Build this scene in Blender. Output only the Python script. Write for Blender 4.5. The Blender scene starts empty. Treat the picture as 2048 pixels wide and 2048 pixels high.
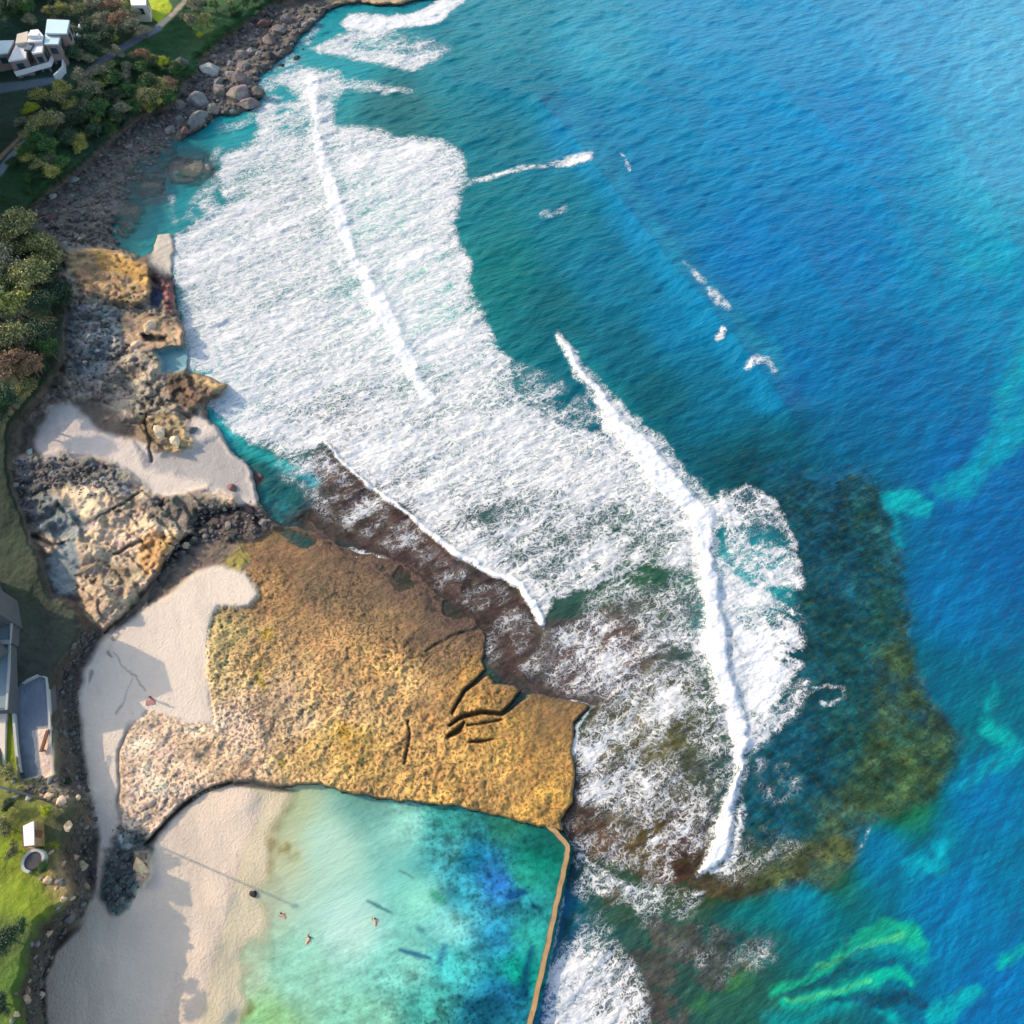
import bpy, bmesh, math, random
import numpy as np
from mathutils import Vector, Matrix, Euler
R = math.radians
# ------------------------------------------------------------------ camera, sky, sun
H = 110.0; TILT = R(30); F = 1024/math.tan(R(35))
cd = bpy.data.cameras.new('camera'); cam = bpy.data.objects.new('camera', cd)
bpy.context.scene.collection.objects.link(cam)
cam.location = (0, 0, H); cam.rotation_euler = (TILT, 0, 0)
cd.sensor_width = 36; cd.sensor_height = 36; cd.sensor_fit = 'HORIZONTAL'
cd.angle = R(70); cd.clip_start = 1; cd.clip_end = 20000
sc = bpy.context.scene; sc.camera = cam
sc.render.resolution_x = sc.render.resolution_y = 1024
SUN_EL = R(27); SDX, SDY = .939, -.345            # light travels towards +x, -y
w = bpy.data.worlds.new('World'); sc.world = w; w.use_nodes = True
nt = w.node_tree; nt.nodes.clear()
sky = nt.nodes.new('ShaderNodeTexSky'); sky.sky_type = 'NISHITA'; sky.sun_disc = False
sky.sun_elevation = SUN_EL; sky.sun_rotation = math.atan2(-SDX, -SDY); sky.air_density = 1.0; sky.dust_density = 2.0; sky.ozone_density = .35
bg = nt.nodes.new('ShaderNodeBackground'); bg.inputs[1].default_value = 0.15
wo = nt.nodes.new('ShaderNodeOutputWorld')
nt.links.new(sky.outputs[0], bg.inputs[0]); nt.links.new(bg.outputs[0], wo.inputs[0])
sl = bpy.data.lights.new('sun', 'SUN'); sl.energy = 2.15; sl.angle = R(.5); sl.color = (1, .80, .58)
so = bpy.data.objects.new('sun', sl); sc.collection.objects.link(so)
sund = Vector((SDX*math.cos(SUN_EL), SDY*math.cos(SUN_EL), -math.sin(SUN_EL)))
so.rotation_euler = sund.to_track_quat('-Z', 'Y').to_euler(); so.location = (-80, 60, 90)
sc.view_settings.view_transform = 'Standard'; sc.view_settings.look = 'None'
sc.view_settings.gamma = 1; sc.view_settings.exposure = 0.98; sc.view_settings.use_curve_mapping = False
KD = 1.25                                          # display value of a white surface in the sun
C = sc.collection
rnd = random.Random(7)
# ------------------------------------------------------------------ numeric helpers
def hash2(i, j, s):
    n = (i.astype(np.int64)*374761393 + j.astype(np.int64)*668265263 + s*974634777) & 0x7fffffff
    n = ((n ^ (n >> 13))*1274126177) & 0x7fffffff
    n = ((n ^ (n >> 15))*668265263) & 0x7fffffff
    return ((n ^ (n >> 16)) & 0xffffff)/float(0xffffff)
def vn(x, y, s=0):
    i = np.floor(x); j = np.floor(y); fx = x-i; fy = y-j
    fx = fx*fx*(3-2*fx); fy = fy*fy*(3-2*fy)
    a = hash2(i, j, s); b = hash2(i+1, j, s); c = hash2(i, j+1, s); d = hash2(i+1, j+1, s)
    return (a+(b-a)*fx)*(1-fy) + (c+(d-c)*fx)*fy - .5
def fbm(x, y, s=0, o=4, g=.5):
    r = 0; a = 1; t = 0
    for k in range(o):
        r = r + a*vn(x*2**k + 17.3*k, y*2**k - 9.1*k, s+k*31); t += a; a *= g
    return r/t*2
def ray(u, v, z=0.0):
    x = (u-1024)/F; y = -(v-1024)/F
    Y = y*math.cos(TILT)+math.sin(TILT); Z = y*math.sin(TILT)-math.cos(TILT)
    t = (H-z)/(-Z)
    return x*t, Y*t
def P(u, v, z=0.0):
    x, y = ray(u, v, z); return Vector((x, y, z))
def lin(c):
    c = np.asarray(c, float)/255.0
    return np.where(c <= .04045, c/12.92, ((c+.055)/1.055)**2.4)
def axis(lo, hi, step, outs):
    core = list(np.arange(lo, hi+step*.5, step))
    a = []; x = lo; s = step*2
    while x > outs[0]: x -= s; s *= 1.25; a.append(max(x, outs[0]))
    b = []; x = core[-1]; s = step*2
    while x < outs[1]: x += s; s *= 1.25; b.append(min(x, outs[1]))
    return np.array(sorted(set(a))+core+b)
class Grid:
    def __init__(s, us, vs, warp=1.0, seed=1):
        s.us = us; s.vs = vs; s.U, s.V = np.meshgrid(us, vs); s.shape = s.U.shape
        s.X, s.Y = ray(s.U, s.V, 0)
        wx = fbm(s.X/9, s.Y/9, seed, 4)*22 + fbm(s.X/1.6, s.Y/1.6, seed+5, 3)*7
        wy = fbm(s.X/9+50, s.Y/9, seed+9, 4)*22 + fbm(s.X/1.6+50, s.Y/1.6, seed+14, 3)*7
        k = warp*np.clip((s.V+1600)/3600, .2, 1)
        s.Uw = s.U+wx*k; s.Vw = s.V+wy*k
    def box(s, pts, m):
        xs = [p[0] for p in pts]; ys = [p[1] for p in pts]
        i0 = np.searchsorted(s.us, min(xs)-m); i1 = np.searchsorted(s.us, max(xs)+m)
        j0 = np.searchsorted(s.vs, min(ys)-m); j1 = np.searchsorted(s.vs, max(ys)+m)
        return slice(max(j0, 0), max(j1, 1)), slice(max(i0, 0), max(i1, 1))
    def sub(s, b, wp):
        U = s.U[b]+(s.Uw[b]-s.U[b])*wp; V = s.V[b]+(s.Vw[b]-s.V[b])*wp; return U, V
    def poly(s, pts, soft, wp=1.0):
        b = s.box(pts, soft+40); U, V = s.sub(b, wp)
        ins = np.zeros(U.shape, bool); d = np.full(U.shape, 1e9)
        n = len(pts)
        for k in range(n):
            x1, y1 = pts[k]; x2, y2 = pts[(k+1) % n]
            dx, dy = x2-x1, y2-y1; L = dx*dx+dy*dy+1e-9
            t = np.clip(((U-x1)*dx+(V-y1)*dy)/L, 0, 1)
            d = np.minimum(d, (U-x1-t*dx)**2+(V-y1-t*dy)**2)
            if y1 != y2:
                c = ((y1 > V) != (y2 > V)) & (U < (x2-x1)*(V-y1)/(y2-y1)+x1); ins ^= c
        d = np.sqrt(d); sd = np.where(ins, d, -d)
        t = np.clip(sd/(2*soft)+.5, 0, 1)
        return b, t*t*(3-2*t)
    def stroke(s, pts, soft, wp=1.0):          # pts (u, v, radius)
        m = max(p[2] for p in pts)
        b = s.box(pts, m+soft+40); U, V = s.sub(b, wp); sd = np.full(U.shape, -1e9)
        for k in range(len(pts)-1):
            x1, y1, r1 = pts[k]; x2, y2, r2 = pts[k+1]
            dx, dy = x2-x1, y2-y1; L = dx*dx+dy*dy+1e-9
            t = np.clip(((U-x1)*dx+(V-y1)*dy)/L, 0, 1)
            sd = np.maximum(sd, r1+(r2-r1)*t - np.hypot(U-x1-t*dx, V-y1-t*dy))
        t = np.clip(sd/(2*soft)+.5, 0, 1)
        return b, t*t*(3-2*t)
    def ctrl(s, pts, p=3.2, eps=30, wp=.8):
        pts = np.array(pts, float); U = s.U+(s.Uw-s.U)*wp; V = s.V+(s.Vw-s.V)*wp
        num = np.zeros(s.shape+(pts.shape[1]-2,), np.float32); den = np.zeros(s.shape, np.float32)
        for q in pts:
            wt = (((U-q[0])**2+(V-q[1])**2+eps*eps)**(-p/2)*1e6).astype(np.float32)
            den += wt
            for c in range(pts.shape[1]-2): num[..., c] += wt*q[2+c]
        return num/den[..., None]
def mixin(A, b, m, val, k=1.0):
    if A.ndim == 3: A[b] = A[b]*(1-m[..., None]*k)+np.asarray(val)*m[..., None]*k
    else: A[b] = A[b]*(1-m*k)+val*m*k
def grid_mesh(name, X, Y, Z, keep, cols, attrs, mats, smooth=True):
    h, wd = X.shape
    co = np.stack([X, Y, Z], -1).reshape(-1, 3)
    idx = np.arange(h*wd).reshape(h, wd)
    q = np.stack([idx[:-1, :-1], idx[1:, :-1], idx[1:, 1:], idx[:-1, 1:]], -1)[keep]
    q = q.reshape(-1, 4)
    used = np.zeros(h*wd, bool); used[q.ravel()] = True
    rm = np.cumsum(used)-1; q = rm[q]; co = co[used]
    me = bpy.data.meshes.new(name); n = len(co); f = len(q)
    me.vertices.add(n); me.vertices.foreach_set('co', co.astype(np.float32).ravel())
    me.loops.add(f*4); me.loops.foreach_set('vertex_index', q.astype(np.int32).ravel())
    me.polygons.add(f); me.polygons.foreach_set('loop_start', np.arange(0, f*4, 4, dtype=np.int32))
    me.polygons.foreach_set('loop_total', np.full(f, 4, np.int32))
    me.polygons.foreach_set('use_smooth', np.ones(f, bool) if smooth else np.zeros(f, bool))
    me.update(calc_edges=True)
    a = me.attributes.new('Col', 'FLOAT_COLOR', 'POINT')
    cc = np.ones((n, 4), np.float32); cc[:, :3] = cols.reshape(-1, 3)[used]; a.data.foreach_set('color', cc.ravel())
    for k, A in attrs.items():
        a = me.attributes.new(k, 'FLOAT', 'POINT'); a.data.foreach_set('value', A.reshape(-1)[used].astype(np.float32))
    me.materials.append(mats)
    o = bpy.data.objects.new(name, me); C.objects.link(o); return o
# ------------------------------------------------------------------ node helpers
class NT:
    def __init__(s, name):
        s.m = bpy.data.materials.new(name); s.m.use_nodes = True; s.t = s.m.node_tree; s.t.nodes.clear()
        s.out = s.n('ShaderNodeOutputMaterial'); s.b = s.n('ShaderNodeBsdfPrincipled'); s.l(s.b.outputs[0], s.out.inputs[0])
    def n(s, t, **k):
        x = s.t.nodes.new(t)
        for a, v in k.items(): setattr(x, a, v)
        return x
    def l(s, a, b): s.t.links.new(a, b)
    def put(s, sock, v):
        if v is None: return
        if isinstance(v, bpy.types.NodeSocket): s.l(v, sock)
        else: sock.default_value = v
    def math(s, op, a, b=None, c=None, clamp=False):
        x = s.n('ShaderNodeMath', operation=op, use_clamp=clamp)
        s.put(x.inputs[0], a); s.put(x.inputs[1], b); s.put(x.inputs[2], c); return x.outputs[0]
    def attr(s, name): return s.n('ShaderNodeAttribute', attribute_name=name)
    def pos(s, scale=(1, 1, 1), rot=0):
        g = s.n('ShaderNodeNewGeometry'); m = s.n('ShaderNodeMapping'); s.l(g.outputs['Position'], m.inputs[0])
        m.vector_type = 'TEXTURE'; m.inputs['Scale'].default_value = tuple(1/k for k in scale); m.inputs['Rotation'].default_value = (0, 0, rot); return m.outputs[0]
    def opos(s):
        g = s.n('ShaderNodeTexCoord'); return g.outputs['Object']
    def noise(s, vec, scale, det=4, rough=.55, dist=0, col=False):
        x = s.n('ShaderNodeTexNoise'); s.l(vec, x.inputs['Vector']); x.inputs['Scale'].default_value = scale
        x.inputs['Detail'].default_value = det; x.inputs['Roughness'].default_value = rough; x.inputs['Distortion'].default_value = dist
        return x.outputs[1 if col else 0]
    def voro(s, vec, scale, feat='DISTANCE_TO_EDGE', out=0, dim='2D'):
        x = s.n('ShaderNodeTexVoronoi', feature=feat, voronoi_dimensions=dim); s.l(vec, x.inputs['Vector']); x.inputs['Scale'].default_value = scale
        return x.outputs[out]
    def ss(s, x, a, b, o0=0.0, o1=1.0):
        m = s.n('ShaderNodeMapRange', interpolation_type='SMOOTHSTEP'); s.put(m.inputs[0], x); s.put(m.inputs[1], a); s.put(m.inputs[2], b)
        m.inputs[3].default_value = o0; m.inputs[4].default_value = o1; return m.outputs[0]
    def mix(s, f, a, b, mode='MIX'):
        m = s.n('ShaderNodeMix', data_type='RGBA', blend_type=mode); s.put(m.inputs[0], f)
        for k, v in ((6, a), (7, b)):
            if isinstance(v, tuple) and len(v) == 3: v = v+(1,)
            s.put(m.inputs[k], v)
        return m.outputs[2]
    def scalecol(s, col, f):
        x = s.n('ShaderNodeVectorMath', operation='SCALE'); s.put(x.inputs[0], col); s.put(x.inputs[3], f); return x.outputs[0]
    def vadd(s, a, b):
        x = s.n('ShaderNodeVectorMath', operation='ADD'); s.put(x.inputs[0], a); s.put(x.inputs[1], b); return x.outputs[0]
    def bump(s, h, strength, dist, prev=None):
        b = s.n('ShaderNodeBump'); b.inputs['Strength'].default_value = 1; s.put(b.inputs['Strength'], strength); b.inputs['Distance'].default_value = dist
        s.l(h, b.inputs['Height'])
        if prev: s.l(prev, b.inputs['Normal'])
        return b.outputs[0]
def simple(name, rgb, rough=.8, var=.25, scale=1.5, bump=.02, objspace=False, metal=0):
    m = NT(name); v = m.opos() if objspace else m.pos()
    n = m.noise(v, scale, 5, .6); n2 = m.noise(v, scale*9, 3, .6)
    f = m.math('ADD', m.math('MULTIPLY', m.math('SUBTRACT', n, .5), var*3), m.math('MULTIPLY', m.math('SUBTRACT', n2, .5), var*1.5))
    f = m.math('ADD', f, 1.0)
    m.l(m.scalecol(tuple(lin(rgb)), f), m.b.inputs['Base Color'])
    m.b.inputs['Roughness'].default_value = rough; m.b.inputs['Metallic'].default_value = metal
    if bump: m.l(m.bump(n2, 1, bump), m.b.inputs['Normal'])
    return m.m
# ------------------------------------------------------------------ materials: water, land
def water_material(name, pool=False):
    m = NT(name); p = m.pos()
    col = m.attr('Col').outputs['Color']; foam = m.attr('foam').outputs['Fac']; weed = m.attr('weed').outputs['Fac']; al = m.attr('alpha').outputs['Fac']
    # warped coordinates for the foam lace
    wv = m.noise(p, .30, 4, .6, col=True); wv2 = m.noise(p, 1.1, 4, .65, col=True)
    q = m.vadd(m.pos((.5, 1.0, 1), R(32)), m.scalecol(wv, 4.2)); q = m.vadd(q, m.scalecol(wv2, 1.5))
    big = m.noise(p, .13, 5, .65); med = m.noise(p, .55, 4, .7); fine = m.noise(q, 2.4, 5, .75)
    e1 = m.voro(q, .75); e2 = m.voro(q, 1.7); e3 = m.voro(q, 3.4)
    brk = m.math('MULTIPLY', m.math('MAXIMUM', m.math('SUBTRACT', fine, .5), 0.0), .4)      # breaks the threads
    wdt = m.math('MULTIPLY', foam, m.math('ADD', .10, m.math('ADD', m.math('MULTIPLY', big, 1.0), m.math('MULTIPLY', med, .8))))
    wdt = m.math('ADD', wdt, m.math('MULTIPLY', m.math('SUBTRACT', m.noise(q, 1.1, 4, .7), .5), .38))
    def lace(e, off, k, soft):
        w_ = m.math('MULTIPLY', m.math('MAXIMUM', m.math('SUBTRACT', wdt, off), 0.0), k)
        return m.ss(m.math('SUBTRACT', w_, m.math('ADD', e, brk)), -soft*.7, soft)
    mask = m.math('MAXIMUM', lace(e1, .04, .26, .085), m.math('MULTIPLY', lace(e2, .02, .27, .12), .92))
    mask = m.math('MAXIMUM', mask, m.math('MULTIPLY', lace(e3, .2, .26, .14), .5))
    mask = m.math('MULTIPLY', mask, m.ss(foam, .02, .25))
    mask = m.math('MAXIMUM', mask, m.ss(m.math('ADD', foam, m.math('MULTIPLY', m.math('SUBTRACT', fine, .5), .3)), .98, 1.18))
    mask = m.math('MAXIMUM', mask, m.math('MULTIPLY', m.ss(foam, .5, .9), m.math('ADD', .04, m.math('MULTIPLY', big, .62))))
    milk = m.math('MULTIPLY', m.math('MULTIPLY', foam, foam), .26)
    # body colour, light and dark of the ripples streaked into it
    n1 = m.noise(m.pos((.3, 1, 1), R(22)), .55, 5, .6); n2 = m.noise(p, 2.2, 4, .6)
    f = m.math('ADD', m.math('MULTIPLY', m.math('SUBTRACT', n1, .5), .8 if not pool else .12), m.math('MULTIPLY', m.math('SUBTRACT', n2, .5), .25 if not pool else .1))
    c = m.scalecol(col, m.math('ADD', f, 1.0))
    wn = m.noise(p, .8, 6, .7); wn2 = m.noise(p, 2.0, 4, .7)
    dark = m.math('MULTIPLY', m.ss(wn2, .5, .62), weed)
    c = m.mix(m.math('MULTIPLY', dark, .75), c, m.scalecol(c, .28))
    if not pool:
        lit = m.math('MULTIPLY', m.ss(m.noise(p, 1.0, 5, .75), .50, .66), m.math('MULTIPLY', weed, .5))
        c = m.mix(lit, c, tuple(lin((78, 98, 50))/KD))
    c = m.mix(milk, c, (.46, .54, .54))
    base_c = c
    fv = m.noise(q, 3.5, 4, .65)
    fw = m.mix(m.ss(fv, .3, .6), (.50, .54, .55), (.69, .69, .68))
    c = m.mix(mask, c, fw)
    c = m.mix(m.ss(foam, 1.0, 1.2), c, m.mix(m.ss(fv, .35, .62), (.70, .73, .74), (.84, .84, .83)))
    m.l(c, m.b.inputs['Base Color'])
    m.l(m.math('ADD', .14, m.math('MULTIPLY', mask, .7)), m.b.inputs['Roughness'])
    m.b.inputs['IOR'].default_value = 1.33; m.b.inputs['Specular IOR Level'].default_value = .32
    m.l(al, m.b.inputs['Alpha'])
    bs = .55 if not pool else .25
    b1 = m.bump(m.noise(m.pos((.3, 1, 1), R(22)), .8, 5, .6), bs, .9)
    b2 = m.bump(m.noise(m.pos((.45, 1, 1), R(35)), 2.2, 4, .6), bs, .22, b1)
    b3 = m.bump(m.math('ADD', mask, m.math('MULTIPLY', fv, mask)), m.math('ADD', .0, .5), .08, b2)
    m.l(b3, m.b.inputs['Normal'])
    return m.m
def land_material():
    m = NT('land'); p = m.pos(); col = m.attr('Col').outputs['Color']
    rk = m.attr('rock').outputs['Fac']; gr = m.attr('grass').outputs['Fac']; pit = m.attr('pits').outputs['Fac']
    big = m.noise(p, .22, 5, .65); mid = m.noise(p, 1.1, 6, .7); fin = m.noise(p, 5, 4, .7)
    strat = m.noise(m.pos((.35, 1.5, 1), R(38)), .8, 5, .65, 1.0)
    sand = m.math('ADD', m.math('MULTIPLY', m.math('SUBTRACT', big, .5), .18), m.math('MULTIPLY', m.math('SUBTRACT', fin, .5), .14))
    rv = m.math('ADD', m.math('MULTIPLY', m.math('SUBTRACT', strat, .5), 1.5), m.math('MULTIPLY', m.math('SUBTRACT', mid, .5), 1.5))
    rv = m.math('MULTIPLY', rv, rk)
    gv = m.math('MULTIPLY', m.math('ADD', m.math('MULTIPLY', m.math('SUBTRACT', big, .5), 1.6), m.math('MULTIPLY', m.math('SUBTRACT', mid, .5), 1.2)), gr)
    soft_ = m.math('SUBTRACT', 1.0, m.math('MAXIMUM', m.ss(rk, .1, .3), m.math('MAXIMUM', m.ss(gr, .1, .3), m.ss(pit, .1, .3))))
    trod = m.noise(p, 2.6, 3, .6); wrack = m.math('MULTIPLY', m.ss(trod, .66, .74), m.ss(m.noise(p, .35, 4, .6), .42, .6))
    damp = m.ss(m.noise(m.pos((.25, 1, 1), R(-70)), .28, 4, .6), .5, .62)
    sand = m.math('SUBTRACT', sand, m.math('MULTIPLY', soft_, m.math('ADD', m.math('MULTIPLY', wrack, .38), m.math('MULTIPLY', damp, .09))))
    f = m.math('ADD', m.math('ADD', m.math('ADD', sand, rv), gv), 1.0)
    f = m.math('MAXIMUM', f, .25)
    c = m.scalecol(col, f)
    hue = m.noise(p, .5, 4, .6, col=True)
    c = m.mix(m.math('MULTIPLY', rk, .3), c, m.mix(1.0, c, hue, 'OVERLAY'))
    wv = m.noise(p, 1.4, 3, .6, col=True); q = m.vadd(p, m.scalecol(wv, .8))
    cell = m.voro(q, 1.9, 'F1', 0)
    pn = m.ss(m.math('ADD', m.math('ADD', m.math('MULTIPLY', m.noise(q, 2.6, 4, .7), .75), m.math('MULTIPLY', big, .25)), m.math('MULTIPLY', m.math('SUBTRACT', .45, cell), .3)), .53, .66)
    c = m.mix(m.math('MULTIPLY', m.math('MULTIPLY', pn, pit), .72), c, m.scalecol(c, .30))
    m.l(c, m.b.inputs['Base Color']); m.b.inputs['Roughness'].default_value = .9
    hgt = m.math('ADD', m.math('MULTIPLY', m.math('ADD', strat, mid), rk), m.math('ADD', m.math('MULTIPLY', pn, m.math('MULTIPLY', pit, -.8)), m.math('MULTIPLY', m.math('MULTIPLY', trod, soft_), .22)))
    b1 = m.bump(hgt, .9, .7)
    b2 = m.bump(m.math('ADD', m.math('MULTIPLY', mid, m.math('ADD', gr, .12)), m.math('MULTIPLY', fin, .25)), .6, .5, b1)
    m.l(b2, m.b.inputs['Normal'])
    return m.m
M_sea = water_material('sea_water'); M_pool = water_material('pool_water', True); M_land = land_material()
def tag(o, label=None, cat=None, group=None, kind=None):
    if label: o['label'] = label
    if cat: o['category'] = cat
    if group: o['group'] = group
    if kind: o['kind'] = kind
    return o
# ================================================================== LAND
COAST = [(-1400,-1200),(1000,-1200),(960,-400),(900,-60),(866,-8),(826,7),(754,13),(688,11),(663,22),(634,47),(605,72),(590,100),(550,130),(515,160),(528,188),(505,217),(477,230),(435,233),(411,252),(384,268),(352,285),(345,300),(338,330),(300,345),(285,375),(250,395),(228,430),(226,460),(240,495),(280,515),(310,500),(325,465),(345,470),(350,560),(362,640),(368,695),(372,722),(375,745),(410,752),(450,768),(440,785),(408,803),(425,850),(470,905),(505,950),(520,1000),(545,1040),(600,1050),(640,1062),(720,1100),(790,1120),(880,1180),(950,1225),(975,1270),(968,1320),(990,1368),(1040,1378),(1120,1392),(1182,1412),(1155,1455),(1150,1520),(1152,1570),(1148,1610),(1122,1645),(1128,1672),(1110,1668),(1060,1652),(980,1635),(900,1615),(800,1603),(700,1592),(600,1582),(565,1578),(550,1600),(532,1640),(508,1700),(497,1760),(482,1800),(465,1850),(450,1910),(446,1970),(480,2048),(520,2300),(560,3000),(-1400,3000)]
PLAT = [(390,1230),(440,1180),(500,1130),(470,1080),(500,1060),(545,1045),(600,1060),(700,1100),(790,1125),(880,1185),(950,1230),(972,1270),(965,1320),(985,1372),(1040,1384),(1120,1398),(1180,1414),(1152,1455),(1146,1520),(1148,1570),(1144,1610),(1118,1648),(1122,1668),(1108,1664),(1060,1648),(980,1630),(900,1608),(800,1597),(700,1585),(600,1574),(545,1569),(500,1562),(460,1566),(420,1576),(380,1592),(345,1625),(310,1660),(285,1688),(245,1680),(236,1600),(240,1500),(275,1440),(330,1410),(430,1462),(425,1400),(405,1330),(412,1270)]
us = axis(-60, 1230, 2.4, (-1300, 3300)); vs = axis(-60, 2110, 2.4, (-1250, 3000))
g = Grid(us, vs, 1.0, 3); sh = g.shape
Z = np.full(sh, -2.5); col = np.ones(sh+(3,))*lin((120, 105, 90))
rock = np.full(sh, .5); grass = np.zeros(sh); pits = np.zeros(sh)
b, m = g.poly(COAST, 14, .9); mixin(Z, b, m, .9)
# rock platform, its shade of ochre laid out by place
b, m = g.poly(PLAT, 4, .7)
pz = g.ctrl([(480,1560,1.75),(700,1580,1.75),(900,1600,1.75),(1080,1650,1.5),(700,1400,1.6),(450,1350,1.6),(300,1550,1.75),(520,1150,1.0),(600,1080,-.05),(700,1120,.0),(800,1160,-.05),(900,1215,-.05),(960,1280,.1),(660,1140,.3),(780,1220,.45),(900,1300,.6),(1040,1385,.6),(1120,1400,.35),(1170,1425,.3),(1145,1520,.45),(1140,1600,.7),(950,1450,1.4),(620,1180,.6),(800,1280,1.1)], 3.2, 25, .6)[..., 0]
mixin(Z, b, m, pz[b])
pc = g.ctrl([(500,1080,105,82,46),(560,1120,98,72,40),(640,1110,84,66,40),(700,1150,76,58,38),(800,1170,66,50,40),(900,1230,68,54,44),(640,1180,66,60,38),(720,1190,72,62,38),(560,1200,140,106,62),(650,1260,165,128,78),(780,1230,88,72,42),(900,1300,92,75,48),(450,1280,160,150,95),(430,1350,175,155,105),(520,1320,185,150,90),(560,1400,180,160,130),(480,1450,190,165,145),(650,1380,185,150,95),(760,1350,180,140,80),(800,1390,200,160,100),(700,1480,185,150,60),(620,1500,195,160,90),(850,1480,180,140,75),(950,1350,165,122,50),(960,1440,160,122,52),(1050,1430,125,98,38),(1120,1450,115,88,32),(1080,1530,135,102,40),(1000,1560,175,135,65),(1100,1620,190,145,55),(900,1580,185,145,70),(330,1450,215,190,165),(300,1520,225,200,175),(300,1600,225,200,180),(420,1540,215,185,150),(270,1660,205,185,165),(360,1560,215,190,165),(700,1420,190,160,115),(600,1450,175,155,125)], 3.4, 25)
pm = np.zeros(sh); pm[b] = m
ptn = fbm(g.X/5, g.Y/3, 33, 4, .6)
pc = np.clip(pc*(1+.46*ptn[..., None]), 0, 255); col = col*(1-pm[..., None]) + (lambda q_: q_*np.array([1.72, 1.56, 1.38])/(1+.62*q_))(lin(pc)*.88+lin((185,160,138))*.12)*pm[..., None]
rock = np.maximum(rock*(1-pm), pm*.55); pits = pm*np.clip(g.ctrl([(600,1100,.25),(800,1180,.35),(600,1180,.5),(1080,1450,.35),(1100,1560,.5),(700,1250,.8),(500,1350,1),(700,1450,1),(400,1550,.8),(900,1550,1),(300,1500,.7),(950,1400,.6)], 3.5, 25)[..., 0]*(1+ptn*.7), 0, 1)
for s_, c_ in (([(430,1200),(500,1110),(470,1090),(440,1130)], (150,140,60)),([(540,1255),(530,1270),(545,1285),(560,1268)],(165,140,25)),([(515,1360),(525,1345),(545,1365),(530,1380)],(165,140,25)),([(680,1470),(700,1455),(715,1475),(695,1490)],(185,140,30)),([(545,1520),(560,1512),(570,1530),(552,1538)],(165,140,25))):
    b, m = g.poly(s_, 8); mixin(col, b, m, lin(c_), .8)
# grass hill ground and the bush bank
HILL = [(-1400,-1200),(900,-1200),(840,-300),(720,-40),(560,-5),(530,13),(485,50),(452,63),(426,88),(400,111),(393,142),(366,166),(346,205),(296,222),(262,240),(212,289),(159,337),(106,369),(60,405),(40,435),(85,455),(120,500),(118,560),(140,620),(125,700),(105,770),(60,815),(28,850),(22,930),(38,1000),(60,1060),(85,1120),(100,1180),(150,1230),(168,1262),(140,1310),(112,1345),(108,1400),(118,1480),(128,1550),(160,1585),(165,1640),(135,1700),(150,1740),(165,1790),(140,1830),(90,1860),(72,1920),(55,1990),(70,2048),(120,2400),(100,3000),(-1400,3000)]
hz = g.ctrl([(500,30,3.2),(400,100,3.2),(350,190,3.2),(300,205,3.2),(200,280,3.2),(60,390,3.2),(250,60,8),(100,100,12),(60,150,11),(120,140,10.5),(0,0,16),(0,200,9.5),(100,230,6.5),(0,350,4.5),(300,30,8),(450,0,5),(-250,0,30),(-250,300,20),(-400,0,34),(-400,400,22),(20,600,5.5),(100,600,3.4),(-200,600,10),(60,980,3.2),(0,1000,5),(100,1250,4.2),(0,1250,6.5),(60,1450,5.2),(110,1450,4.6),(0,1650,8.8),(90,1650,8.0),(130,1760,8.2),(50,1850,9.6),(30,1960,10),(0,2048,10.5),(0,2300,11),(-300,1300,10),(-300,1900,14),(90,1560,6.0)], 3, 40, .3)[..., 0]
b, m = g.poly(HILL, 17, .8); hm = np.zeros(sh); hm[b] = m
b, m = g.poly(HILL, 34, .8); h2 = np.zeros(sh); h2[b] = m; k2_ = np.clip((g.V-1450)/200, 0, 1); hm = hm*(1-k2_)+h2*k2_
Z = Z*(1-hm)+np.maximum(hz, Z)*hm
b, m = g.poly(HILL, 7, 1.0); gm = np.zeros(sh); gm[b] = m
gc = g.ctrl([(500,30,30,80,35),(430,60,40,85,30),(350,110,32,75,32),(200,250,30,62,38),(50,350,30,72,32),(100,150,35,65,48),(0,250,45,65,42),(60,420,32,65,30),(30,600,30,50,28),(50,1000,24,44,24),(80,1150,50,62,42),(60,1300,66,70,58),(140,1280,58,68,52),(20,1350,55,62,50),(0,1700,120,140,20),(50,1800,115,135,20),(20,1950,80,110,35),(60,1620,110,115,50),(120,1640,70,75,50),(140,1760,165,140,100),(120,1560,130,120,100),(0,2048,85,115,35),(40,1880,70,90,40)], 3.4, 20)  # shade of the banks painted in as darker grass, sunlit parts brighter
col = col*(1-gm[..., None])+lin(gc)*gm[..., None]; grass = gm*.8; rock = rock*(1-gm)+.15*gm
b, m = g.poly([(540,1060),(600,990),(660,960),(760,1020),(860,1090),(960,1150),(1060,1190),(1100,1260),(1100,1330),(1180,1380),(1150,1420),(1040,1400),(960,1330),(900,1240),(760,1160),(620,1110)], 36, 1.2)
k_ = m*(Z[b] < .0); Z[b] = Z[b]*(1-k_)+(-.22)*k_; mixin(col, b, m*(1-pm[b]), lin((96,76,68))); mixin(rock, b, m*(1-pm[b]), .55)
edge = m*np.clip(1-np.abs(Z[b])/.7, 0, 1); Z[b] += edge*fbm(g.X[b]/3.5, g.Y[b]/2.5, 401, 5, .65)*.55
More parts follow.
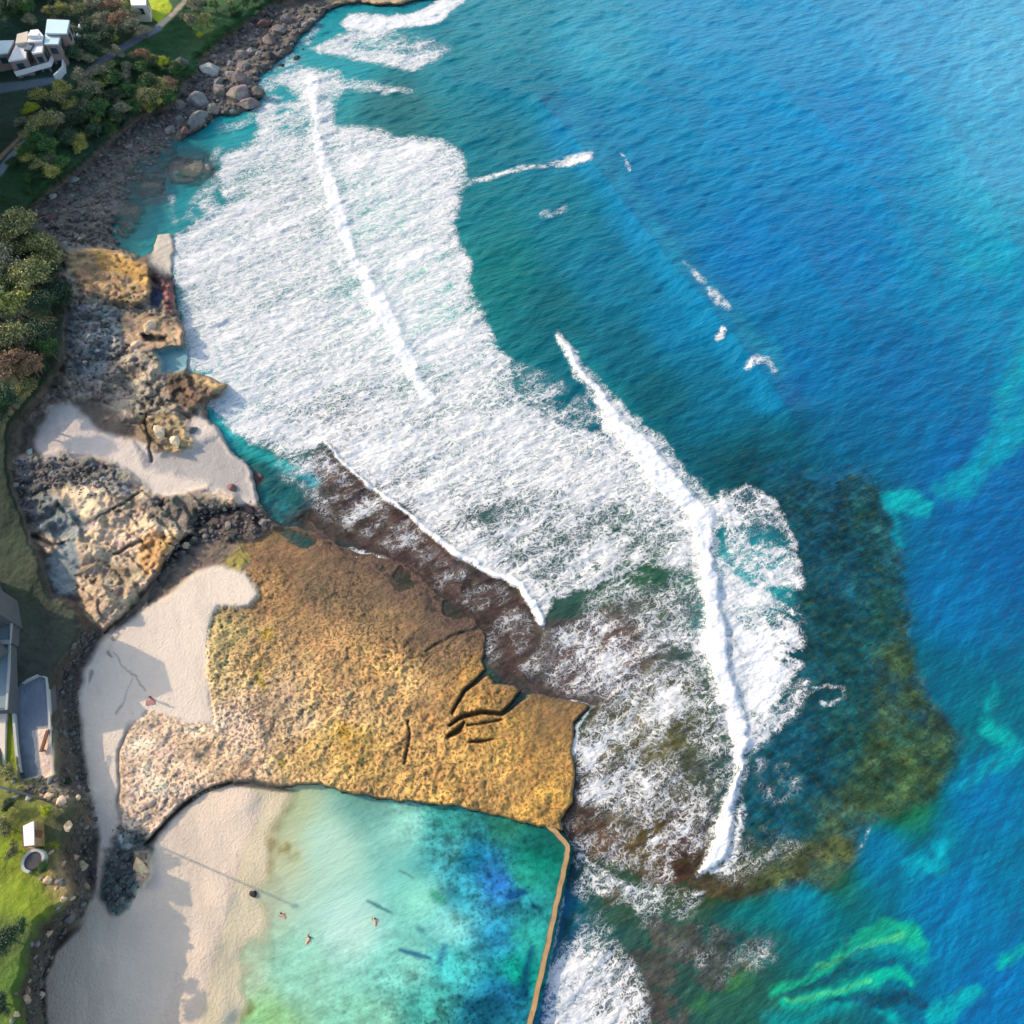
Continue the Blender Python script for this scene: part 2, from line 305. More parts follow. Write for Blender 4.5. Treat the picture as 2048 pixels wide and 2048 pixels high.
# upper boulder strip ground (dark wet rock)
b, m = g.poly([(30,440),(106,372),(212,292),(300,228),(350,205),(400,140),(430,90),(490,50),(540,12),(640,0),(700,5),(663,30),(620,90),(560,140),(530,200),(440,240),(380,280),(250,320),(230,400),(240,500),(120,500),(60,470)], 10)
mixin(col, b, m*(1-gm[b]), lin((112, 106, 98))); mixin(rock, b, m*(1-gm[b]), 1.0)
b, m = g.poly([(90,440),(200,330),(300,280),(345,290),(340,335),(290,355),(260,400),(235,440),(240,500),(120,500)], 12); mixin(col, b, m*(1-gm[b]), lin((134, 128, 115))); mixin(rock, b, m*(1-gm[b]), 1.0)
b, m = g.poly([(352,262),(372,300),(420,305),(435,345),(400,372),(350,368),(345,400),(310,410),(290,450),(250,500),(225,480),(222,410),(250,350),(300,300)], 22, 1.1)
k_ = m*(Z[b] < 1.2); Z[b] = Z[b]*(1-k_)+(-.18)*k_; mixin(col, b, k_, lin((112,112,100))); mixin(rock, b, m, .8)
Z[b] += m*fbm(g.X[b]/5, g.Y[b]/4, 411, 5, .65)*.75
# sunlit ochre headland and left outcrops
def paint(pts, c, soft=8, rk=None, z=None, wp=1.0, gr=None, pt=None, k=1.0):
    b, m = g.poly(pts, soft, wp); mixin(col, b, m, lin(c), k)
    if rk is not None: mixin(rock, b, m, rk)
    if z is not None: mixin(Z, b, m, z)
    if gr is not None: mixin(grass, b, m, gr)
    if pt is not None: mixin(pits, b, m, pt)
OUT = [(60,470),(130,505),(240,500),(330,545),(365,640),(375,745),(450,768),(410,810),(400,850),(330,860),(240,830),(180,800),(110,810),(60,830),(130,720),(140,620),(110,540)]
b, m = g.poly(OUT, 10); rz = 2.1+fbm(g.X/7, g.Y/7, 11, 5, .6)*2.6; mixin(Z, b, m, rz[b]); mixin(rock, b, m, 1.0)
paint(OUT, (168, 154, 134), 10)
paint([(105,505),(170,498),(235,505),(300,535),(300,590),(260,610),(215,600),(165,575),(140,545)], (205,170,125), 8, .8, 3.2)
paint([(170,500),(210,500),(300,538),(298,585),(250,560),(200,540)], (210,165,95), 6, .7)
paint([(295,535),(345,560),(345,600),(300,610)], (110,85,78), 5, 1)
paint([(325,570),(352,565),(352,625),(335,625)], (150,100,92), 5, 1)
paint([(245,620),(330,630),(362,650),(355,685),(310,700),(255,690),(240,650)], (190,160,125), 8, .6, 1.9)
paint([(140,600),(240,620),(245,700),(200,760),(140,750),(130,680)], (150,154,150), 10, 1.0)
paint([(300,705),(340,690),(372,695),(372,735),(345,745),(320,740)], (120,165,170), 4, .1, .35)
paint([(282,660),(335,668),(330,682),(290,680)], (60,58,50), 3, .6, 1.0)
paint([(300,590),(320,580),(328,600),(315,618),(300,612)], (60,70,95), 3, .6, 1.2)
if 0: paint([(300,690),(365,695),(370,730),(340,760),(300,745)], (120,120,112), 10, .3, .8)
paint([(330,750),(380,745),(440,775),(405,815),(360,820),(335,790)], (125,102,80), 8, 1, 2.2)
paint([(380,748),(450,768),(440,778),(385,765)], (200,165,115), 5, .7)
paint([(318,462),(345,462),(350,550),(300,530),(305,500)], (200,190,172), 8, .4, .45)
paint([(620,-30),(900,-60),(860,-2),(820,3),(750,8),(690,5),(650,2)], (185,160,125), 4, .5, 1.0)
# middle sand beach with rocks
SAND1 = [(70,880),(95,815),(135,808),(170,840),(210,860),(300,880),(400,830),(430,860),(480,915),(520,990),(530,1030),(440,1000),(380,1010),(200,960),(100,935)]
paint(SAND1, (205,192,178), 8, .12, 1.3, pt=0)
paint([(280,830),(330,822),(375,850),(385,890),(340,905),(305,900),(280,870)], (190,165,125), 8, 1, 2.0)
paint([(275,880),(300,905),(370,900),(430,870),(480,915),(515,990),(470,985),(380,960),(290,930)], (165,160,155), 12, .1, .7)
b, m = g.poly([(20,920),(60,915),(130,930),(200,920),(280,960),(300,1000),(400,985),(470,985),(475,1010),(440,1040),(380,1080),(330,1130),(280,1180),(205,1262),(160,1230),(150,1150),(60,1080),(40,1010)], 12)
rz = 2.6+fbm(g.X/6, g.Y/6, 21, 5, .6)*2.2; mixin(Z, b, m, rz[b]); mixin(rock, b, m, 1.0); mixin(col, b, m, lin((205,182,152)))
paint([(30,925),(130,905),(260,945),(270,990),(200,985),(120,965),(60,990),(30,990)], (138,134,128), 10, 1, 2.0)
paint([(110,965),(160,975),(210,985),(235,1010),(210,1040),(160,1020),(120,990)], (225,200,165), 8, .5)
paint([(30,990),(100,975),(165,1030),(190,1055),(150,1085),(70,1060),(45,1030)], (140,148,145), 9, .9)
paint([(270,1000),(370,985),(455,990),(440,1030),(380,1060),(310,1050)], (138,130,115), 9, 1, 2.0)
paint([(310,1060),(350,1070),(335,1130),(290,1150),(280,1090)], (190,150,100), 10, 1)
paint([(120,1085),(155,1085),(165,1130),(150,1200),(110,1200),(85,1130)], (135,145,145), 8, .5, 2.2)
paint([(370,1065),(395,1075),(385,1110),(355,1140),(290,1215),(275,1225),(330,1120)], (95,92,82), 6, 1, 1.0)
paint([(395,1010),(520,1000),(555,1045),(500,1080),(430,1080),(390,1090),(385,1050)], (90,82,78), 8, 1, .8)
# main beach
SAND2 = [(200,1275),(280,1220),(340,1190),(395,1140),(440,1132),(490,1150),(520,1195),(500,1215),(440,1220),(420,1250),(412,1330),(425,1400),(432,1462),(380,1450),(300,1425),(260,1460),(236,1500),(232,1600),(245,1690),(200,1700),(180,1600),(160,1500),(150,1400),(165,1330)]
b, m = g.poly(SAND2, 8, .8); mixin(col, b, m, lin((216,201,181))); mixin(rock, b, m, .05); mixin(Z, b, m, 1.55); mixin(pits, b, m, 0)
BEACH = [(190,1790),(200,1700),(245,1700),(290,1705),(340,1640),(400,1590),(470,1572),(540,1574),(560,1585),(545,1650),(520,1720),(500,1800),(470,1860),(455,1930),(450,1980),(480,2060),(600,3000),(60,3000),(95,2048),(85,1970),(110,1900),(160,1850)]
b, m = g.poly(BEACH, 6, .7); mixin(col, b, m, lin((216,197,174))); mixin(rock, b, m, .04); mixin(pits, b, m, 0)
zb = g.ctrl([(480,1600,1.0),(535,1620,.42),(500,1720,.5),(575,1650,.22),(560,1720,.18),(530,1790,.25),(484,1790,.55),(440,1800,1.1),(420,1900,1.1),(450,1900,.55),(490,1910,.22),(520,1980,.15),(430,2040,1.2),(500,2048,.2),(300,1800,1.6),(150,1950,1.9),(250,1720,1.6),(640,1640,0),(640,1750,-.1),(600,1850,-.05),(650,1950,-.2),(800,1800,-.5),(800,1630,-.3),(1000,1700,-.9),(1000,1900,-.9),(850,2040,-.8),(700,2300,-.8),(400,2300,1.0),(200,2300,2)], 3, 18, .5)[..., 0]
mixin(Z, b, m, zb[b])
b, m = g.poly([(470,1572),(540,1572),(700,1588),(900,1612),(1060,1650),(1110,1670),(1136,1694),(1062,2048),(900,3000),(60,3000),(300,2100),(420,1850),(440,1700)], 3, .2); mixin(Z, b, m*(1-pm[b]), zb[b])
b, m = g.stroke([(530,1580,8),(520,1650,10),(490,1720,10),(465,1800,10),(445,1900,10),(430,2048,10)], 14); mixin(col, b, m, lin((190,165,150)), .6)
# seabed under the pool
POOL = [(565,1560),(700,1578),(800,1590),(900,1602),(980,1622),(1060,1640),(1105,1655),(1145,1690),(1068,2048),(1000,2400),(900,3000),(400,3000),(470,2048),(440,1970),(445,1910),(460,1850),(478,1800),(490,1750),(500,1700),(525,1640),(545,1600)]
b, m = g.poly([(500,1577),(700,1590),(900,1615),(1100,1668),(1130,1700),(1060,2048),(900,3000),(300,3000),(400,2048),(430,1900),(460,1800),(490,1700),(520,1620)], 6, .3); mixin(col, b, m*(1-pm[b]), lin((205,192,160))); mixin(rock, b, m*(1-pm[b]), 0)
# rocks at the head of the beach
paint([(236,1640),(290,1650),(300,1700),(285,1740),(260,1810),(240,1825),(205,1790),(215,1720)], (105,120,118), 8, 1, 2.0)
paint([(268,1700),(290,1700),(300,1745),(285,1770),(268,1740)], (225,200,170), 4, .8, 2.6)
paint([(240,1650),(262,1665),(258,1695),(242,1690)], (190,195,195), 4, .8)
# cracks and ledges cut into the platform, their shade painted into the colour
for st, dep in (([(905,1430,2),(930,1380,4),(975,1345,6)], 1.2), ([(900,1455,2),(925,1435,4),(960,1425,5),(1000,1430,4),(1020,1410,5),(1050,1385,8)], 1.3), ([(895,1478,3),(915,1465,5),(930,1445,2)], 1.2), ([(935,1485,1),(960,1482,4),(985,1478,1)], 1.0), ([(935,1450,1),(965,1448,3),(1000,1440,1)], .7), ([(820,1440,2),(822,1470,3),(815,1500,4),(808,1525,2)], .5), ([(290,1688,2),(330,1640,3),(365,1608,4),(400,1586,4),(460,1564,3)], .9), ([(850,1300,2),(900,1270,3),(960,1250,2)], .3)):
    b, m = g.stroke(st, 2.2, .45); Z[b] -= m*dep; mixin(col, b, m, lin((60,50,38)), .7)
# crack lines on upper rocks
for st in ([(200,1035,2),(240,1015,3),(285,985,2)], [(235,1110,2),(260,1092,4),(290,1085,2)], [(205,1262,3),(260,1205,3),(310,1150,5),(345,1105,4),(390,1060,5),(430,1020,4),(480,1010,4)], [(292,825,2),(296,870,2),(300,918,3)], [(60,1065,3),(100,1085,4),(130,1088,3)]):
    b, m = g.stroke(st, 1.8, .9); Z[b] -= m*.6; mixin(col, b, m, lin((70,62,52)), .6)
for st in ([(225,1300,1.5),(260,1350,1.5),(300,1390,1.5)], [(262,1360,1),(240,1410,1.5),(228,1440,3)], [(180,1340,4),(170,1365,3)], [(225,1270,5),(240,1265,3)], [(210,1300,5),(218,1312,3)]):
    b, m = g.stroke(st, 2.2, 1.2); mixin(col, b, m, lin((80,82,76)), .6)
# ledge shade painted dark along the pool; dark wet sea edge of the platform
b, m = g.stroke([(470,1570,5),(560,1578,6),(700,1591,6),(800,1603,6),(900,1616,6),(980,1637,6),(1060,1655,6),(1110,1672,5)], 3, .3); mixin(col, b, m*(1-pm[b]*.6), lin((60,62,50)), .8)
b, m = g.stroke([(560,1052,10),(640,1066,24),(720,1104,26),(800,1140,26),(900,1210,30),(965,1270,26),(975,1330,14),(1040,1380,8),(1120,1396,6),(1180,1414,4)], 34, 1.3); mixin(col, b, m, lin((86,68,60)), .8)
# yards and paths
paint([(24,1382),(76,1352),(92,1356),(98,1400),(106,1548),(40,1560)], (120,130,140), 3, .05, 4.6, 0, 0, 0)
paint([(74,1454),(97,1452),(106,1548),(84,1560)], (225,200,180), 2, .05, 4.7, 0, 0, 0)
paint([(6,1418),(22,1424),(34,1540),(4,1530)], (110,125,10), 3, .1, 5.4, 0, .5)
paint([(294,-20),(332,-20),(345,15),(318,46),(298,30)], (170,185,20), 2, .1, None, .3, .3)
paint([(330,-10),(372,-5),(350,20),(322,46),(345,18)], (60,95,50), 3, .1, None, .3, .5)
for st, c_ in (([(380,-10,4),(345,28,5),(316,54,6)], (215,190,150)), ([(318,56,6),(285,72,7),(240,98,7),(200,125,7),(170,150,6)], (105,112,122)), ([(120,158,6),(60,168,8),(0,176,10),(-120,190,12)], (100,115,120)), ([(50,283,5),(25,310,6),(0,342,8),(-60,400,9)], (130,140,145)), ([(160,60,2),(150,84,2),(128,104,2)], (150,160,160)),([(40,275,3),(15,300,4),(-10,325,5)],(165,130,110))):
    b, m = g.stroke(st, 1.6, .15); mixin(col, b, m, lin(c_), .95); mixin(grass, b, m, .05); mixin(rock, b, m, .05)
# real relief, with ledge steps and cracks also darkened in the colour
nn = fbm(g.X/2.2, g.Y/2.2, 61, 4, .6); nf = fbm(g.X/.9, g.Y/.9, 71, 3, .6)
Z += rock*np.clip(Z, 0, 1)*(nn*.75+nf*.35)*(1-gm)
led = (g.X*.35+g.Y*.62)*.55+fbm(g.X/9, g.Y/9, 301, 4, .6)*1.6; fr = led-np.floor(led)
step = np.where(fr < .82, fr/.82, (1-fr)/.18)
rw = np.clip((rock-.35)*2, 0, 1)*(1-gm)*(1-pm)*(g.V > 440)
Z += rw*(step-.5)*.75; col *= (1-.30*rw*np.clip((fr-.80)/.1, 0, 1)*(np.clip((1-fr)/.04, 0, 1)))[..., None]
rdg = np.abs(fbm((g.X*.8+g.Y*.6)/9, (-g.X*.6+g.Y*.8)/4.5, 311, 4, .55)); rd2 = np.abs(fbm(g.X/3.4, g.Y/2.6, 321, 3, .55))
ck = np.clip(1-rdg/.022, 0, 1)*np.clip(rw+np.clip(pits*2, 0, 1)*.5, 0, 1)+np.clip(1-rd2/.03, 0, 1)*rw*.6
ck = np.clip(ck, 0, 1)*(np.clip(fbm(g.X/12, g.Y/12, 331, 2)*3+.5, 0, 1)); Z -= ck*.45; col *= (1-.5*ck)[..., None]
pal = np.clip(fbm(g.X/5, g.Y/4, 341, 4, .6)*2.2, -1, 1)*rw; col = col*(1+.45*pal[..., None])
Z += pits*nf*.16; Z += gm*nn*.25

band = hm*(1-hm)*4; Z += band*nn*.9
rock = np.maximum(rock, band*.9); 
colb = lin((110,98,86)); bb = np.clip(band*1.3-.25, 0, 1)[..., None]*.8*(g.V[..., None] > 430)
col = col*(1-bb)+colb*bb
XX, YY = ray(g.U, g.V, Z)
keep = np.ones((sh[0]-1, sh[1]-1), bool)
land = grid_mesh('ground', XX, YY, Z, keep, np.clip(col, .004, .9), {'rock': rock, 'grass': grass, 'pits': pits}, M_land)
tag(land, kind='structure')
LZ = Z; lus, lvs = us, vs
def hz_at(u, v):
    i = int(np.clip(np.searchsorted(lus, u)-1, 0, len(lus)-2)); j = int(np.clip(np.searchsorted(lvs, v)-1, 0, len(lvs)-2))
    return float(LZ[j, i])
def at(u, v, dz=0):
    z = max(hz_at(u, v), -.1); p = P(u, v, z); p.z += dz; return p
# ================================================================== SEA
us = axis(200, 2110, 2.4, (-1500, 3500)); vs = axis(-60, 2110, 2.4, (-1330, 3000))
g = Grid(us, vs, .9, 40); sh = g.shape
base = g.ctrl([(700,120,50,150,170),(900,150,30,125,150),(1000,40,55,135,165),(1200,100,72,150,192),(1400,60,58,142,200),(1600,60,62,142,203),(1800,60,88,152,212),(2000,100,110,165,220),(2000,350,95,158,212),(1700,250,25,130,200),(1500,250,10,130,195),(1300,250,20,125,180),(1300,400,0,115,175),(1500,500,0,115,188),(1700,500,0,115,185),(1900,500,10,130,188),(1980,420,60,150,195),(1980,560,0,125,182),(1150,250,5,120,175),(1050,200,20,120,155),(1000,280,10,112,138),(800,220,40,105,118),(950,400,12,115,135),(1150,420,5,115,145),(1000,550,18,112,122),(1200,550,0,112,152),(1350,650,0,118,170),(1450,800,0,103,143),(1300,800,0,88,112),(1250,700,0,98,128),(1100,620,5,98,118),(1600,750,0,108,175),(1800,750,0,103,168),(1700,900,0,95,148),(1550,880,5,90,120),(1500,950,12,70,88),(1650,1100,15,80,105),(1600,1300,18,74,92),(1700,1300,22,80,85),(1900,1200,0,105,172),(1950,950,0,98,170),(2020,1100,0,95,165),(1850,1400,5,100,138),(1600,1500,8,85,112),(1730,1480,35,88,66),(1800,1540,55,98,48),(1780,1600,48,95,50),(1550,1650,10,98,128),(1650,1720,58,88,55),(1500,1740,55,74,62),(1950,1600,0,112,175),(1750,1700,0,115,168),(1600,1800,0,118,155),(1900,1800,0,115,178),(1500,1850,20,108,122),(1350,1920,72,82,78),(1200,1800,75,88,86),(1150,1720,15,62,72),(1120,1800,0,105,158),(1060,2000,0,105,160),(1250,2000,68,60,66),(1450,1980,60,92,84),(2000,2000,0,110,182),(540,120,30,150,172),(470,260,35,150,168),(560,170,35,150,170),(380,330,60,115,128),(250,450,70,125,132),(320,470,60,135,150),(380,420,30,140,160),(410,820,45,165,188),(540,940,5,95,105),(450,600,120,135,135),(560,420,120,135,135),(780,400,130,190,190),(850,600,130,195,195),(900,900,110,120,122),(1000,1050,75,82,90),(1100,1100,68,80,85),(1250,1150,66,84,68),(700,950,72,58,58),(850,1070,78,56,50),(1000,1200,70,60,60),(1200,1300,88,70,74),(1300,1450,88,88,52),(1250,1600,78,74,60),(1150,1660,75,52,45),(1200,1700,84,64,46),(1350,1700,70,45,35),(1420,1760,85,60,35),(1500,1160,60,150,170),(1300,1700,88,80,40),(2300,400,90,150,205),(1500,-300,90,150,200),(700,-300,90,150,190)], 3.6, 28)  # far points carry the pale sky reflection in their colour
col = lin(base)/KD
foam = np.zeros(sh); weed = np.zeros(sh); Zs = np.zeros(sh)
def pf(pts, d, soft=10, wp=1.0, mx=True):
    b, m = g.poly(pts, soft, wp); foam[b] = np.maximum(foam[b], m*d) if mx else foam[b]*(1-m)+d*m
def sf(pts, d, soft=6, wp=.7, z=0, mx=True):
    b, m = g.stroke(pts, soft, wp); foam[b] = np.maximum(foam[b], m*d) if mx else foam[b]*(1-m)+d*m
    if z: Zs[b] += m*z
NZ = np.clip(.5+1.5*fbm(g.X/3.2, g.Y/2.4, 201, 5, .65), 0, 1)
def pc_(pts, c, soft=10, k=1.0, wp=1.0, wd=None, nz=.75):
    b, m = g.poly(pts, soft*1.6, wp); m = np.clip(m*(1-nz)+m*nz*NZ[b]*1.3, 0, 1); mixin(col, b, m, lin(c)/KD, k)
    if wd is not None: mixin(weed, b, m, wd)
def scl(pts, c, soft=10, k=1.0, wp=1.0, wd=None, nz=.3):
    b, m = g.stroke(pts, soft*1.25, wp*1.5); m = np.clip(m*(1-nz)+m*nz*NZ[b]*1.5, 0, 1); mixin(col, b, m, lin(c)/KD, k)
    if wd is not None: mixin(weed, b, m, wd)
# reef weed seen through the water
REEF = [(1520,1010),(1600,960),(1690,965),(1760,1010),(1795,1090),(1815,1250),(1850,1400),(1930,1480),(1900,1560),(1860,1610),(1780,1640),(1720,1660),(1700,1730),(1640,1770),(1520,1785),(1440,1800),(1380,1770),(1400,1700),(1460,1650),(1520,1500),(1600,1400),(1590,1200),(1580,1080)]
pc_([(1380,900),(1560,880),(1700,930),(1790,1000),(1700,1150),(1560,1060)], (14,80,100), 40, .4, 1, .45, .2)
pc_(REEF, (17, 70, 84), 13, .7, 1, .85, .2)
pc_([(1700,920),(1785,985),(1800,1080),(1815,1250),(1850,1400),(1800,1440),(1740,1300),(1740,1100),(1680,980)], (30,80,70), 14, .55, 1, .95, .7)
pc_([(1800,1240),(1850,1400),(1900,1460),(1890,1560),(1840,1620),(1760,1640),(1640,1660),(1620,1600),(1700,1560),(1740,1450),(1760,1330)], (70, 92, 44), 12, .6, 1, 1.0, .75)
pc_([(1700,1650),(1720,1700),(1660,1765),(1540,1780),(1440,1810),(1380,1790),(1400,1740),(1500,1700),(1600,1680)], (78,88,42), 14, .8, 1, .9)
pc_([(1500,1520),(1540,1500),(1560,1560),(1530,1640),(1480,1620)], (12,80,92), 14, .6)
PUR = [(590,1000),(640,900),(740,975),(850,1060),(960,1130),(1050,1170),(1085,1240),(1160,1240),(1260,1200),(1420,1180),(1440,1300),(1470,1450),(1490,1560),(1440,1680),(1390,1750),(1300,1770),(1240,1720),(1150,1700),(1130,1640),(1160,1600),(1160,1500),(1190,1415),(1040,1380),(980,1330),(980,1260),(880,1180),(790,1120),(640,1062),(560,1050)]
b, m = g.poly(PUR, 12); mixin(weed, b, m, .75)
pc_([(560,1045),(600,1000),(640,920),(740,1000),(850,1080),(960,1150),(1050,1190),(1080,1260),(1050,1320),(1000,1380),(960,1300),(880,1180),(780,1115),(640,1065)], (76,58,56), 12, .8)
pc_([(1250,1120),(1330,1100),(1410,1110),(1410,1180),(1300,1210),(1160,1260),(1110,1300),(1080,1270),(1120,1200)], (66,82,68), 16, .75)
pc_([(1130,1650),(1200,1630),(1260,1690),(1240,1740),(1180,1720)], (92, 66, 40), 14, .55)
pc_([(1290,1660),(1400,1690),(1420,1740),(1330,1780),(1280,1750)], (80, 56, 46), 14, .6)
pc_([(1400,1745),(1470,1740),(1500,1790),(1440,1805),(1390,1785)], (86, 62, 46), 12, .6)
pc_([(1180,1760),(1270,1780),(1280,1850),(1200,1850)], (82,72,28), 14, .8, 1, .7)
pc_([(1290,1840),(1420,1850),(1560,1880),(1540,1960),(1440,2000),(1380,2048),(1350,2120),(1200,2120),(1210,1950),(1280,1900)], (74,76,74), 24, .7, 1, .7)
pc_([(1460,1970),(1500,1940),(1510,1970),(1470,1995)], (95,135,20), 8, .8)
pc_([(1380,2010),(1420,2000),(1420,2030),(1370,2030)], (75,115,20), 8, .7)
pc_([(1290,1230),(1060,1240),(1080,1330),(1150,1340),(1200,1300)], (92,78,80), 16, .5)
pc_([(1150,1700),(1180,1740),(1200,1790),(1150,1830),(1120,1880),(1128,1760)], (12,58,66), 10, .8)
pc_([(600,930),(640,960),(620,1010),(560,1045),(520,1010),(510,940),(540,920)], (6,86,94), 10, .8, 1, .8)
pc_([(505,950),(520,945),(530,960),(520,975),(505,968)], (90,40,45), 4, .9)
scl([(405,800,8),(440,850,12),(500,900,12),(560,930,10),(620,960,10)], (60,178,195), 10, .7, 1, .3)
# streaks of pale sand showing between weed
for st, c_, so_ in (([(1545,1985,8),(1640,1935,9),(1690,1890,14),(1760,1850,22),(1820,1870,24),(1840,1885,12)], (40,185,150), 8),
    ([(1640,1925,5),(1700,1900,6),(1740,1880,7),(1800,1865,8)], (120,195,140), 5),
    ([(1570,2010,12),(1650,1985,12),(1740,1960,13),(1790,1945,14),(1815,1960,8)], (20,180,165), 8),
    ([(1570,2000,4),(1620,1995,4),(1680,1975,4),(1740,1962,4)], (110,190,140), 4),
    ([(1700,1900,10),(1760,1890,12),(1830,1905,16)], (10,150,165), 14),
    ([(1560,2048,20),(1640,2030,16),(1700,2010,12)], (10,145,160), 14),
    ([(1850,2020,20),(1900,1990,22),(1950,1975,16)], (0,165,185), 8),
    ([(1770,2020,6),(1800,2048,8)], (0,165,180), 8),
    ([(2010,1930,10),(2060,1895,14)], (0,170,175), 8),
    ([(1810,1750,8),(1870,1710,18),(1880,1660,10)], (0,140,185), 14),
    ([(1800,1735,8),(1880,1730,14),(1870,1690,12)], (0,155,190), 8),
    ([(1930,1580,10),(1980,1530,14),(2070,1480,16)], (0,148,180), 10),
    ([(1975,1450,18),(2010,1480,16)], (5,165,175), 12), ([(1985,1380,10),(1980,1410,10)], (5,155,175), 12),
    ([(1780,1000,14),(1830,1005,18),(1860,1012,10)], (0,168,188), 8), ([(1780,1000,8),(1795,1040,8),(1795,1085,6)], (0,140,175), 10),
    ([(1890,980,16),(1930,960,22),(1990,920,22),(2060,830,26)], (0,150,185), 14), ([(1980,900,18),(2000,820,16),(2050,720,26),(2100,600,30)], (0,155,190), 16),
    ([(1930,510,30),(2000,530,30)], (20,150,190), 30)):
    scl(st, c_, so_, .85, 1, .0)
for st in ([(1640,1950,6),(1700,1930,6),(1780,1925,5)], [(1680,1995,8),(1760,2005,14),(1830,1990,10)], [(1600,1960,3),(1660,1915,3),(1730,1895,3)], [(1700,1860,5),(1680,1890,5)], [(1560,1990,3),(1650,1950,3)]):
    scl(st, (0,82,110), 5, .8, 1, .6)
# swell line rolling in, its lit and darker sides painted into the colour
scl([(1090,215,14),(1160,300,22),(1240,420,26),(1330,530,30),(1430,640,34),(1540,800,40)], (0,128,192), 26, .5, 1, None, .2)
scl([(1140,230,8),(1230,350,10),(1340,490,12),(1460,620,12),(1560,740,16)], (60,165,200), 18, .4, 1, None, .3)
b, m = g.stroke([(1080,200,6),(1170,300,10),(1260,420,14),(1360,545,16),(1460,660,16),(1580,820,16)], 42, .2); Zs[b] += m*1.3
scl([(900,150,10),(1000,175,16),(1080,200,14)], (10,118,160), 26, .6, 1, None, .2)
b, m = g.stroke([(880,150,8),(1000,170,14),(1080,200,8)], 30, .2); Zs[b] += m*.7
for st in ([(1300,60,20),(1500,120,20),(1700,300,20),(1850,520,20)], [(1500,-60,20),(1750,60,20),(1900,250,20),(2048,520,20)], [(1150,60,20),(1350,220,20),(1550,420,20),(1700,640,20)]):
    b, m = g.stroke(st, 60, .2); Zs[b] += m*.55
# green translucent face before the breaker
scl([(1150,690,6),(1200,770,16),(1260,860,22),(1330,920,18),(1400,1010,12)], (50,140,150), 22, .6)
# the foam field
F1 = [(344,458),(371,450),(413,437),(384,408),(413,400),(450,408),(434,371),(437,350),(455,313),(498,286),(521,232),(543,203),(580,200),(620,203),(551,167),(572,145),(634,138),(674,145),(703,170),(670,200),(665,246),(703,268),(768,279),(880,279),(924,301),(931,344),(940,362),(918,384),(909,435),(917,489),(935,536),(931,580),(967,616),(985,677),(1005,705),(1021,725),(1040,790),(1140,850),(1200,865),(1260,900),(1340,960),(1400,1030),(1425,1110),(1400,1125),(1300,1130),(1200,1160),(1110,1190),(1088,1242),(1040,1165),(960,1128),(850,1060),(740,975),(655,888),(620,900),(560,905),(500,880),(440,840),(410,800),(448,772),(400,752),(375,742),(372,722),(400,706),(368,690),(362,640),(350,560),(345,500)]
pf(F1, .80, 12, 1.3)
pf([(345,470),(450,420),(520,300),(600,290),(650,450),(720,620),(800,780),(900,900),(700,900),(560,860),(440,800),(400,740),(370,680)], .86, 30)
pf([(670,250),(880,285),(920,360),(900,440),(930,560),(980,680),(900,760),(840,740),(760,600),(690,430)], .90, 14)
pf([(560,205),(620,225),(615,280),(570,275),(530,255)], .45, 12, 1, False)
pf([(800,820),(1000,800),(1200,900),(1330,1000),(1200,1010),(1000,960),(880,900)], .90, 40)
pf([(1000,980),(1150,1000),(1300,1020),(1380,1080),(1330,1120),(1200,1150),(1100,1170),(1020,1100)], .50, 30, 1, False)
pf([(880,960),(1000,1020),(1060,1100),(1090,1170),(1030,1130),(950,1080)], .52, 24, 1, False)
pf([(915,640),(960,650),(975,700),(940,700)], .75, 10, 1, False)
sf([(900,480,6),(890,540,8),(900,580,8)], .6, 8, 1, 0, False)
pf([(560,880),(650,900),(740,985),(850,1075),(840,1110),(760,1090),(650,1040),(600,990),(560,940)], .30, 22)
pf([(740,1080),(850,1075),(960,1150),(1060,1190),(1060,1280),(980,1250),(900,1200)], .17, 20)
pf([(960,1250),(1040,1200),(1090,1250),(1040,1310),(980,1330)], .36, 16)
sf([(700,1105,8),(760,1120,6),(790,1140,4)], .55, 8)
pf([(1020,720),(1100,740),(1180,800),(1210,860),(1120,850),(1040,800)], .36, 18)
pf([(1040,760),(1110,800),(1160,850),(1080,840)], .5, 14)
# lace over the reef
pf([(1120,1640),(1200,1620),(1300,1680),(1380,1740),(1290,1770),(1180,1720)], .24, 20)
pf([(1390,1700),(1480,1660),(1560,1640),(1640,1700),(1560,1760),(1420,1780)], .10, 30)
pf([(1140,1290),(1200,1230),(1300,1220),(1420,1180),(1440,1300),(1475,1440),(1480,1540),(1450,1620),(1400,1700),(1330,1700),(1260,1640),(1170,1600),(1155,1500),(1190,1410)], .36, 16)
pf([(1170,1440),(1260,1440),(1300,1540),(1330,1620),(1300,1680),(1250,1620),(1160,1580)], .46, 24)
pf([(1080,1250),(1200,1250),(1260,1330),(1180,1400),(1090,1370),(1040,1330)], .36, 20)
pf([(1190,1180),(1410,1110),(1420,1190),(1300,1220),(1150,1270)], .28, 40, 1.3, False)
pf([(1280,1600),(1340,1620),(1350,1780),(1280,1740)], .45, 20)
pf([(1330,1620),(1440,1580),(1440,1680),(1380,1720)], .38, 18, 1, False)
pf([(1150,1715),(1250,1760),(1330,1770),(1400,1790),(1400,1850),(1290,1860),(1190,1800)], .36, 22)
sf([(1165,1710,5),(1230,1765,8),(1300,1790,8)], .6, 10)
pf([(1300,1800),(1430,1850),(1540,1870),(1560,1930),(1440,1980),(1350,1930)], .10, 30)
